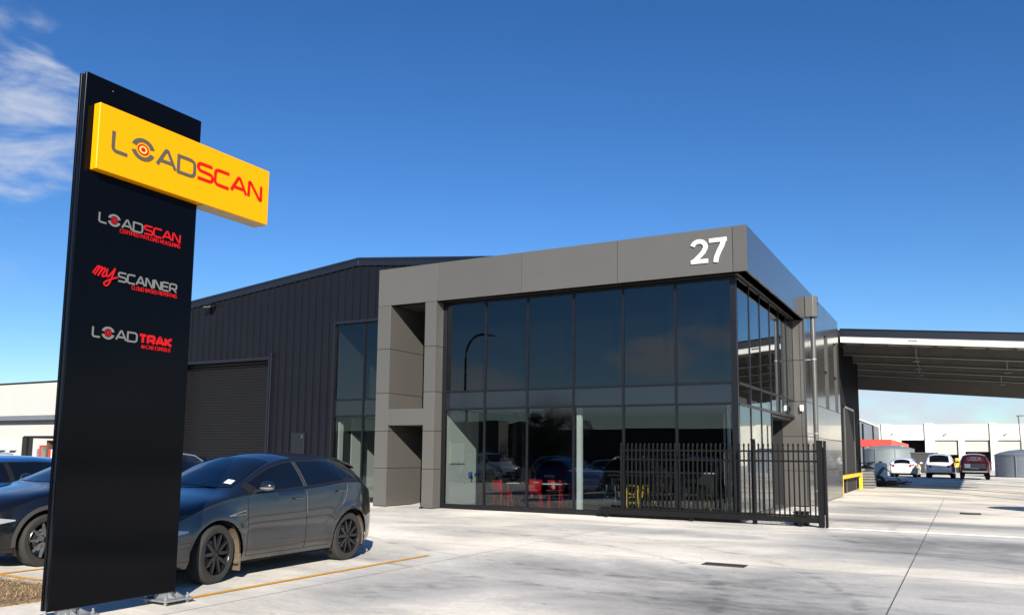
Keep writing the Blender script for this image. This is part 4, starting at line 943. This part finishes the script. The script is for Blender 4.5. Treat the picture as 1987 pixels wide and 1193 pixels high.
# ================================================================== REAR YARD
GZ = .25
def tank(name, label, c, r, h, dome, m):
    t = thing(name, label, 'water tank', c, group='corrugated water tanks')
    g = MB(); prof = []
    n = int(h/.11)
    for k in range(n+1):
        z = h*k/n; prof += [(r, z), (r+.02, z+h/n*.25), (r, z+h/n*.5)] if k < n else [(r, z)]
    g.lathe(prof, 48, c); g.build('shell', m, t, smooth=True, angle=60)
    g = MB(); g.lathe([(r+.04, h-.02), (r+.04, h+.03), (r*.9, h+dome*.35), (r*.6, h+dome*.75), (r*.25, h+dome*.97), (.01, h+dome)], 48, c); g.build('roof', m, t, smooth=True, angle=30)
    for k in range(8):
        a = k*math.pi/4+.3; p0 = (c[0]+(r+.05)*math.cos(a), c[1]+(r+.05)*math.sin(a), c[2]); g = MB(); g.bar(p0, (p0[0], p0[1], c[2]+h), .05, .05)
        g.build('rib', m, t)
    g = MB(); g.lathe([(.3, 0), (.3, .12), (.01, .14)], 16, (c[0]+r*.5, c[1]-r*.3, c[2]+h+dome*.62)); g.build('hatch', m, t, smooth=True)
    return t
tank('water_tank', 'large grey green ribbed water tank behind the white hatchback', (-7.1, 97, GZ), 2.45, 2.35, .45, 'tank')
tank('water_tank', 'large blue grey ribbed water tank at the right edge of the photo', (4.75, 77.5, GZ), 2.65, 1.75, .5, 'tank_cool')
tank('water_tank', 'unseen round tank added just outside the right edge to cast a rounded shadow', (4.15, 29.9, 0), 1.25, 1.8, .25, 'tank')  # out of view, added for the rounded shadow it throws on the yard
# white industrial building
wbld = thing('white_warehouse', 'long white warehouse with roller doors and pilasters across the rear yard', 'building', (0, 150, 0))
OP = [(-17, -12.5, 4.55), (-9.07, -5.71, .2), (-4.14, -.9, 2.35), (.12, 3.55, 2.85), (4.67, 7.78, 2.4), (9, 12.4, 3), (13.4, 16.8, 4.5)]
g = MB(); xx = -60
WH = 7.25
for a, b, dz in OP: g.box(xx, a, 150, 150.3, 0, WH); g.box(a, b, 150, 150.3, 4.6, WH); xx = b
g.box(xx, 60, 150, 150.3, 0, WH); g.box(-60, 60, 150.3, 175, WH-.4, WH-.2); g.box(-60, -59.7, 150.3, 175, 0, WH); g.box(59.7, 60, 150.3, 175, 0, WH); g.box(-60, 60, 175, 175.3, 0, WH)
g.build('wall', 'concrete_wall', wbld)
for a, b in ((-23, -21.7), (-12, -10.9), (-5.55, -4.3), (3.65, 4.55), (12.45, 13.3), (21, 22)):
    g = MB(); g.box(a, b, 149.7, 150, 0, WH+.12); g.build('pilaster', 'concrete_wall', wbld)
g = MB(); g.box(-60, 60, 149.9, 150.35, WH, WH+.06); g.build('coping', 'concrete_wall_cool', wbld)
for a, b, dz in OP:
    if dz < 4.5:
        g = MB(); n = 20; z1 = 4.6
        if dz > 1: 
            g.grid([[(a, 150.15+.02*(k % 2), z1-(z1-dz)*k/n), (b, 150.15+.02*(k % 2), z1-(z1-dz)*k/n)] for k in range(n+1)]); g.build('roller_door', 'concrete_wall_cool', wbld)
    g = MB(); g.box(a-.1, b+.1, 149.95, 150, 4.58, 4.68); g.box(b, b+.1, 149.95, 150, 0, 4.58); g.build('door_frame', 'frame', wbld)
    g = MB(); g.box(a, b, 152.0, 152.1, 0, 4.6); g.build('door_interior', 'dark_opening' if a != .12 else 'rust', wbld)
for x in (-10.4, -2.5, 5.9, 15):
    g = MB(); g.bar((x, 150, 5.6), (x, 149.6, 5.7), .08, .08); g.box(x-.15, x+.15, 149.4, 149.65, 5.62, 5.75); g.build('wall_light', 'frame', wbld)
# grey shed and red container office left of the tank
t = thing('grey_shed', 'grey metal shed with dark door behind the red canopy', 'shed', (-14.4, 125, GZ))
g = MB(); g.prism([(-22, GZ), (-11.0, GZ), (-11.0, 6.2), (-16.5, 8.6), (-22, 7.4)], 'y', 125, 133); g.build('wall', 'grey_sheet', t)
g = MB(); g.prism([(-22.2, 7.3), (-16.5, 8.62), (-10.9, 6.2), (-10.9, 6.35), (-16.5, 8.8), (-22.2, 7.5)], 'y', 124.8, 133.2); g.build('roof', 'white_steel', t)
g = MB(); g.box(-12.5, -12.3, 124.9, 125, GZ, 6.5); g.box(-11.15, -11.0, 124.9, 125, GZ, 6.2); g.build('column', 'frame', t)
t = thing('red_canopy', 'red flat topped canopy roof behind the left water tank', 'canopy', (-9, 110, GZ))
g = MB(); g.box(-14, -7.8, 110, 116, 3.1, 3.95); g.build('roof', 'red_sheet', t)
g = MB(); g.prism([(-7.79, 3.95), (-6.2, 3.45), (-6.2, 3.0), (-7.79, 3.0)], 'y', 110, 116); g.build('side_roof', 'red_sheet_light', t)
g = MB()
for x in (-13.5, -10.5, -8.0): g.box(x, x+.15, 110.2, 110.4, GZ, 3.0); g.box(x, x+.15, 115.5, 115.7, GZ, 3.0)
g.build('post', 'white_steel', t)
t = thing('light_pole', 'thin grey yard light pole rising above the right water tank', 'street lamp', (4.62, 90, GZ))
g = MB(); g.tube([(4.75, 90, GZ), (4.68, 90, 2.4)], .16, 10); g.tube([(4.68, 90, 2.4), (4.58, 90, 5.7)], .06, 10); g.build('pole', 'canopy_steel', t, smooth=True)
g = MB(); g.box(4.4, 5.0, 89.85, 90.15, 5.68, 5.78); g.build('lamp_head', 'canopy_steel', t)
# skip bin, low drum, forklift
t = thing('skip_bin', 'dark steel skip bin between the white hatchback and the silver SUV', 'bin', (-3.0, 80, GZ))
g = MB(); g.hexa([(-4.0, 80, GZ+.15), (-2.2, 80, GZ+.15), (-2.2, 82, GZ+.15), (-4.0, 82, GZ+.15), (-4.15, 79.8, 2.15), (-2.1, 79.8, 2.15), (-2.1, 82.3, 2.15), (-4.15, 82.3, 2.15)]); g.build('body', 'scrap', t)
g = MB(); g.box(-4.2, -2.05, 79.75, 79.85, 2.1, 2.2); g.box(-4.2, -2.05, 82.2, 82.35, 2.1, 2.2); g.build('rim', 'paint_gun', t)
t = thing('forklift', 'small yellow forklift parked beyond the silver SUV and ute', 'forklift', (0, 95, GZ))
g = MB(); g.box(-.9, .5, 95, 96.2, .75, 1.5); g.box(-.9, -.5, 95, 96.2, 1.5, 1.75); g.build('body', 'yellow_paint', t, bevel=.08)
g = MB(); g.box(.55, .6, 95.1, 95.2, .3, 2.2); g.box(.55, .6, 96, 96.1, .3, 2.2); g.box(.6, 1.5, 95.2, 95.3, .35, .4); g.build('mast', 'frame', t)
g = MB()
for x in (-.6, .3): g.lathe([(.01, -.1), (.3, -.1), (.3, .1), (.01, .1)], 14, (x, 95.05, GZ+.3), 'y')
g.build('wheel', 'rubber', t)
# yellow barrier, stack of steel, scrap heap under the canopy
t = thing('safety_barrier', 'yellow steel safety barrier at the office corner in front of the steel stack', 'barrier', (-4.8, 45, gz(45)))
zb = gz(45); g = MB(); g.box(-4.74, -4.58, 44.92, 45.08, zb, .80+zb*.3); g.build('post', 'yellow_paint', t, bevel=.01)
g = MB(); g.box(-4.86, -4.72, 38.7, 38.85, 0, .72); g.build('post', 'yellow_paint', t, bevel=.01)
g = MB(); g.bar((-4.78, 38.6, .80), (-4.66, 45.1, .84), .16, .16); g.build('rail', 'yellow_paint', t, bevel=.01)
t = thing('timber_stack', 'stack of grey timber bearers behind the yellow barrier', 'stack', (-4.7, 48, gz(48)))
g = MB()
for k in range(6): g.box(-4.88+.03*(k % 2), -4.25, 47+.02*k, 48.6, gz(48)+.02+.145*k, gz(48)+.13+.145*k)
g.build('bearers', 'timber', t, bevel=.008)
g = MB()
for k in range(7): g.box(-4.86, -4.3, 47.1+.2*k, 47.17+.2*k, .98+gz(48), 1.06+gz(48))
for k in range(10): g.bar((-4.85+random.random()*.3, 47.2, 1.12+random.random()*.3), (-4.6+random.random()*.4, 48.4, 1.12+random.random()*.35), .05, .05)
g.build('steel_offcuts', 'scrap', t)
t = thing('metal_heap', 'low dark heap of scrap steel frames and sheet beside the left water tank', 'scrap heap', (-3.9, 50, gz(50)))
zb = gz(50); g = MB(); rnd = random.Random(5)
for k in range(26):
    x = rnd.uniform(-4.6, -3.1); y = rnd.uniform(49.4, 50.8); a = rnd.uniform(-.5, .5); l = rnd.uniform(.5, 1.1)
    g.bar((x-l/2*math.cos(a), y-.3*math.sin(a), zb+rnd.uniform(.03, .3)), (x+l/2*math.cos(a), y+.3*math.sin(a), zb+rnd.uniform(.03, .35)), .06, .05)
g.box(-4.5, -2.95, 49.8, 50.6, zb+.16, zb+.24); g.build('steel_frames', 'rust', t)
g = MB(); g.bar((-4.7, 50.7, zb+.1), (-4.05, 50.9, 1.15), .7, .04); g.build('sheet', 'scrap', t)
g = MB(); g.bar((-4.05, 50.9, 1.15), (-3.2, 51, zb+.3), .5, .04); g.build('sheet', 'scrap', t)
g = MB(); g.lathe([(.12, -.1), (.3, -.1), (.3, .1), (.12, .1)], 16, (-4.2, 49.6, zb+.3), 'y'); g.build('tyre', 'rubber', t)
t = thing('pump_drum', 'pale plastic drum standing between the stack and the left water tank', 'drum', (-5.6, 66, .2))
g = MB(); g.lathe([(.01, 0), (.42, 0), (.45, .1), (.45, .9), (.38, 1.05), (.01, 1.1)], 20, (-5.45, 66, .25)); g.build('body', 'white_paint', t, smooth=True)
g = MB(); g.lathe([(.12, 1.1), (.12, 1.18), (.01, 1.18)], 12, (-5.45, 66, .25)); g.build('cap', 'black_metal', t)

# ================================================================== LEFT BACKGROUND
lw = thing('cream_warehouse', 'cream concrete warehouse with a dark gutter band at the left edge', 'building', (-95, 55, 0))
g = MB(); g.box(-150, -40, 55, 55.3, 0, 9.25); g.box(-150, -149.7, 55.3, 85, 0, 9.2); g.box(-40.3, -40, 55.3, 85, 0, 9.2); g.box(-150, -40, 84.7, 85, 0, 9.2); g.build('wall', 'concrete_wall_cool', lw)
g = MB(); g.box(-150.2, -39.8, 54.9, 85.2, 9.25, 9.4); g.build('roof', 'frame', lw)
g = MB(); g.box(-150, -40, 54.2, 54.99, 5.05, 5.25); g.box(-150, -40, 54.15, 54.21, 4.98, 5.5); g.build('awning', 'grey_sheet', lw)
g = MB(); g.box(-94.3, -92.3, 54.93, 54.99, .0, 3.15); g.build('door', 'dark_opening', lw)
for x in (-98.6, -96.4): g = MB(); g.box(x, x+1.1, 54.5, 54.98, 1.6, 2.4); g.lathe([(.30, -.02), (.32, -.02), (.32, 0), (.30, 0)], 16, (x+.4, 54.48, 2.0), 'y'); g.build('air_conditioner', 'white_paint', lw, bevel=.02)
t = thing('display_rack', 'outdoor rack of red and pale goods under a flat roof left of the sign', 'rack', (-50, 34, 0))
g = MB(); g.box(-56.5, -47, 33.0, 35, 2.45, 2.6)
for x in (-56.3, -53, -50, -47.2): g.box(x, x+.1, 33.1, 33.2, 0, 2.45)
g.build('frame', 'frame', t)
g = MB(); g.box(-54.0, -53.75, 33.9, 34.1, 0, 3.0); g.build('sign_board', 'white_paint', t)
rnd = random.Random(9)
for k in range(34):
    x = -56+.27*k; h = rnd.uniform(1.6, 2.35); g = MB(); g.box(x, x+rnd.uniform(.12, .22), 33.5, 34, 0, h); g.build('goods', rnd.choice(['red_sheet', 'white_paint', 'tank', 'rust', 'int_wall', 'timber']), t)
g = MB(); g.prism([(-53.6, 2.61), (-47.2, 2.61), (-47.2, 3.2), (-52.9, 3.2)], 'y', 33.4, 34.2); g.build('banner', 'red_sheet', t)

# ================================================================== INSIDE THE OFFICE
def make_chair():
    t = thing('dining_chair', '', 'chair')
    g = MB(); g.box(-.22, .22, -.20, .22, .43, .455); g.build('seat', 'red_plastic', t, bevel=.01)
    g = MB(); P = [[(.235*math.sin(a)*(1+.06*k), .20-.0+.12*(math.cos(a)-.3)+.015*k, .47+.088*k) for a in [R(-95+190*i/14) for i in range(15)]] for k in range(5)]
    g.grid(P); b = g.build('backrest', 'red_plastic', t, smooth=True); so_ = b.modifiers.new('solid', 'SOLIDIFY'); so_.thickness = .018
    for sx in (-1, 1):
        for sy in (-1, 1): g = MB(); g.bar((sx*.19, sy*.17, .44), (sx*.24, sy*.22, 0), .035, .035, (0, 0, 1), .022, .022); g.build('leg', 'red_plastic', t)
    return t
ch = make_chair(); FZ = .05
cs = [((-12.55, 22.2), 150, 'red plastic armchair nearest the left mullion behind the glass'), ((-11.5, 22.25), 200, 'red plastic armchair behind the glass left of the second white table'),
      ((-11.15, 23.05), 20, 'red plastic armchair tucked at the far side of the right table'), ((-12.1, 23.15), -10, 'red plastic armchair behind the left table in the shade')]
for i, ((x, y), a, lb) in enumerate(cs):
    c = ch if i == 0 else copy_tree(ch); place(c, (x, y, FZ), R(a), lb, 'red armchairs inside the office')
def make_table():
    t = thing('cafe_table', '', 'table'); g = MB(); g.box(-.38, .38, -.38, .38, .72, .745); g.build('table_top', 'table_top', t, bevel=.006)
    for sx in (-1, 1):
        for sy in (-1, 1): g = MB(); g.bar((sx*.33, sy*.33, .72), (sx*.33, sy*.33, 0), .035, .035); g.build('leg', 'red_plastic', t)
    return t
tb = make_table(); place(tb, (-12.02, 22.5, FZ), 0, 'white square cafe table between the two left red chairs', 'white cafe tables inside the office')
tb2 = copy_tree(tb); place(tb2, (-10.95, 22.55, FZ), 0, 'white square cafe table by the white column', 'white cafe tables inside the office')
def make_stool(m):
    t = thing('bar_stool', '', 'stool'); g = MB(); g.box(-.16, .16, -.16, .16, .74, .765); g.build('seat', m, t, bevel=.008)
    for sx in (-1, 1):
        for sy in (-1, 1): g = MB(); g.bar((sx*.13, sy*.13, .745), (sx*.21, sy*.21, 0), .055, .03, (0, 1, 0), .03, .02); g.build('leg', m, t)
    g = MB()
    for z, r_ in ((.28, .185), (.52, .155)):
        for s_ in (-1, 1): g.bar((-r_, s_*r_, z), (r_, s_*r_, z), .015, .02); g.bar((s_*r_, -r_, z), (s_*r_, r_, z), .015, .02)
    g.bar((-.17, -.17, .35), (.15, -.15, .6), .012, .02); g.bar((.17, -.17, .35), (-.15, -.15, .6), .012, .02); g.build('brace', m, t); return t
s1 = make_stool('yellow_metal'); place(s1, (-8.35, 22.3, FZ), R(15), 'yellow metal bar stool nearest the glass behind the gate', 'yellow bar stools inside the office')
s2 = copy_tree(s1); place(s2, (-8.0, 22.75, FZ), R(50), 'yellow metal bar stool half hidden behind the front yellow stool', 'yellow bar stools inside the office')
s3 = make_stool('grey_sheet'); place(s3, (-9.1, 22.6, FZ), R(5), 'grey metal bar stool left of the yellow stools', 'grey bar stools inside the office')
s4 = make_stool('chair_black'); place(s4, (-8.75, 23.2, FZ), R(30), 'black metal bar stool behind the grey stool', 'black bar stools inside the office')
t = thing('bar_table', 'long dark high table behind the bar stools', 'table', (-8.3, 23.3, FZ))
g = MB(); g.box(-9.4, -7.2, 23.0, 23.6, 1.05, 1.1); g.build('table_top', 'chair_black', t)
for x in (-9.3, -7.3): g = MB(); g.box(x-.04, x+.04, 23.1, 23.5, FZ, 1.05); g.build('leg', 'chair_black', t)
def make_lounge():
    t = thing('lounge_chair', '', 'chair'); g = MB(); g.box(-.3, .3, -.28, .28, .38, .5); g.build('seat', 'chair_black', t, bevel=.04)
    g = MB(); g.hexa([(-.3, .22, .42), (.3, .22, .42), (.3, .32, .42), (-.3, .32, .42), (-.28, .34, .85), (.28, .34, .85), (.28, .42, .85), (-.28, .42, .85)]); g.build('backrest', 'chair_black', t, bevel=.03)
    for sx in (-1, 1):
        for sy in (-1, 1): g = MB(); g.bar((sx*.2, sy*.2, .39), (sx*.29, sy*.28, 0), .04, .04, (0, 0, 1), .025, .025); g.build('leg', 'wood', t)
    return t
l1 = make_lounge()
for i, (x, y, a, lb) in enumerate(((-7.35, 22.2, 160, 'black armchair with wooden legs left of the last front mullion'), (-6.5, 22.4, 200, 'black armchair with wooden legs in the middle of the last front pane'), (-5.75, 22.3, 230, 'black armchair with wooden legs next to the corner column'))):
    c = l1 if i == 0 else copy_tree(l1); place(c, (x, y, FZ), R(a), lb, 'black armchairs inside the office')
t = thing('notice_board', 'pale framed notice board on the sunlit inner wall left of the glass front', 'notice board', (-14.1, 21.9, 1.7))
g = MB(); g.box(-14.1, -14.06, 21.52, 22.35, 1.35, 2.05); g.build('frame', 'board_frame', t)
g = MB(); g.box(-14.06, -14.055, 21.56, 22.31, 1.39, 2.01); g.build('sheet', 'board', t)

t = thing('wall_monitor', 'dark flat monitor on a wall arm behind the left red chairs', 'monitor', (-13.2, 23.4, 1.4))
g = MB(); g.box(-13.35, -12.75, 23.38, 23.42, 1.2, 1.55); g.build('screen', 'chair_black', t, bevel=.01)
g = MB(); g.bar((-14.08, 23.0, 1.0), (-13.3, 23.1, 1.02), .04, .04); g.build('arm', 'frame', t)
t = thing('wall_tap', 'blue handled bracket on the pale inner wall below the notice board', 'bracket', (-14.08, 22.7, 1.0))
g = MB(); g.box(-14.09, -14.0, 22.62, 22.74, .93, 1.08); g.build('handle', 'blue_plastic', t, bevel=.01)
g = MB(); g.bar((-14.0, 22.68, .98), (-13.95, 22.66, .86), .03, .03); g.build('spout', 'chair_black', t)
t = thing('reception_counter', 'long dark counter across the back of the office behind the stools', 'counter', (-9, 26, FZ))
g = MB(); g.box(-12, -7, 26, 26.7, FZ, 1.1); g.build('front', 'int_dark', t); g = MB(); g.box(-12.05, -6.95, 25.95, 26.75, 1.1, 1.14); g.build('counter_top', 'table_top', t)
# ================================================================== ACROSS THE STREET (seen mirrored in the glass)
def car_at(kind, x, y, deg, lb, nm, cat='car', **k):
    c, _ = make_car(nm, lb, cat, kind, det=False, **k); place(c, (x, y, 0), R(deg)); return c
car_at(BOX, -24.3, -1.6, 205, 'silver SUV with roof rails on the street mirrored in the front glass', 'silver_suv', paint='paint_silver', rails='galv', rimmat='rim_silver', ns=40)
car_at(HATCH, -29.2, -1.2, 205, 'pale silver hatchback on the street mirrored beside the left pier', 'silver_hatchback', paint='paint_pearl', ns=40)
car_at(SUV, -19.3, -2.2, 200, 'dark SUV on the street mirrored behind the red chairs', 'dark_suv', paint='paint_dark', ns=40)
car_at(HATCH, -16.2, -3.5, 200, 'teal hatchback on the street mirrored beside the white column', 'teal_hatchback', paint='paint_teal', ns=40)
car_at(BOX, -12.0, -4.5, 195, 'black people mover on the street mirrored behind the gate pickets', 'black_van', cat='van', paint='paint_black', ns=40)
car_at(SUV, -7.0, -5.5, 190, 'black SUV on the street mirrored near the corner of the glass', 'black_suv', paint='paint_black', ns=40)
t = thing('street_lamp', 'tall curved black street lamp mirrored in the left front panes', 'street lamp', (-25.2, 2.2, 0))
cp = [(-25.2, 2.2, 0), (-25.2, 2.2, 7.2)]+[(-25.2+1.0*(1-math.cos(R(a))), 2.2, 7.2+1.3*math.sin(R(a))) for a in range(15, 91, 15)]+[(-23.8, 2.2, 8.52)]
g = MB(); g.tube(cp, [.09]+[.07]*(len(cp)-1), 10); g.build('pole', 'black_metal', t, smooth=True)
g = MB(); g.bar((-23.9, 2.2, 8.55), (-23.3, 2.2, 8.42), .2, .07); g.build('lamp_head', 'black_metal', t)
def make_tree(name, label, c, h, r, m='leaf', n=6000, seed=1, group=None):
    t = thing(name, label, 'tree', c, group=group); rnd = random.Random(seed)
    g = MB(); g.tube([c, (c[0]+.1, c[1], c[2]+h*.25), (c[0], c[1]+.1, c[2]+h*.6)], [h*.035, h*.028, h*.014], 8)
    for k in range(9):
        a = k*2.4; g.tube([(c[0], c[1], c[2]+h*(.25+.04*k)), (c[0]+r*.6*math.cos(a), c[1]+r*.6*math.sin(a), c[2]+h*(.45+.05*k))], [h*.014, h*.005], 6)
    g.build('trunk', 'bark', t, smooth=True)
    cl = [(rnd.gauss(0, .38)*r, rnd.gauss(0, .38)*r, h*(.62+rnd.gauss(0, .15)), rnd.uniform(.22, .42)*r) for _ in range(22)]
    g = MB()
    for i in range(n):
        x, y, z, q = cl[i % 22]; u = Vector((rnd.gauss(0, 1), rnd.gauss(0, 1), rnd.gauss(0, .8))); u = u.normalized()*q*rnd.random()**.4
        p = Vector((c[0]+x, c[1]+y, c[2]+z))+u; s_ = h*.014*rnd.uniform(.6, 1.5); a = Vector((rnd.gauss(0, 1), rnd.gauss(0, 1), rnd.gauss(0, 1))).normalized(); b = a.cross(Vector((rnd.random(), rnd.random(), 1))).normalized()
        g.add([p-a*s_, p-b*s_*.5, p+a*s_, p+b*s_*.5], [(0, 1, 2, 3)])
    g.build('crown', m, t, fix=False); return t
make_tree('broadleaf_tree', 'broad dark tree mirrored in the middle of the front glass', (-44, -47.5, 0), 7.4, 3.6, 'leaf_dark', n=15000, seed=2)
make_tree('broadleaf_tree', 'spiky low tree mirrored near the glass corner', (-10.8, -22, 0), 3.6, 1.3, 'leaf_dark', n=2500, seed=5)
t = thing('curtain_side_trailer', 'dark truck trailer with a pale rear door mirrored behind the silver SUV', 'trailer', (-48, -38, 0))
g = MB(); g.box(-58, -46.4, -40.4, -38, 1.2, 5.5); g.build('box_body', 'scrap', t)
g = MB(); g.box(-46.39, -46.3, -40.3, -38.1, 1.2, 5.4); g.build('rear_door', 'timber', t)
g = MB()
for x in (-49, -50.4, -56): g.lathe([(.01, 0), (.5, 0), (.5, 2.4), (.01, 2.4)], 16, (x, -40.4, .5), 'y')
g.build('wheel', 'rubber', t)
t = thing('dark_factory', 'long low dark factory on the far side of the street mirrored in the glass', 'building', (-30, -55, 0))
g = MB(); g.box(-120, -26, -75, -62, 0, 5.0); g.box(-26, 30, -78, -60, 0, 4.4); g.build('wall', 'scrap', t)
g = MB(); g.box(-120.3, -25.8, -75.3, -61.7, 5.0, 5.3); g.box(-26, 30.3, -78.3, -59.7, 4.4, 4.7); g.build('roof', 'frame', t)
g = MB(); rnd = random.Random(11)
pts = [(-400+20*i, 9+5*math.sin(i*.7)+3*math.sin(i*1.9)+rnd.random()*1.5) for i in range(42)]
g.prism([(-400, -1)]+pts+[(420, -1)], 'y', -300, -290); struct(g.build('hills', 'hill'))
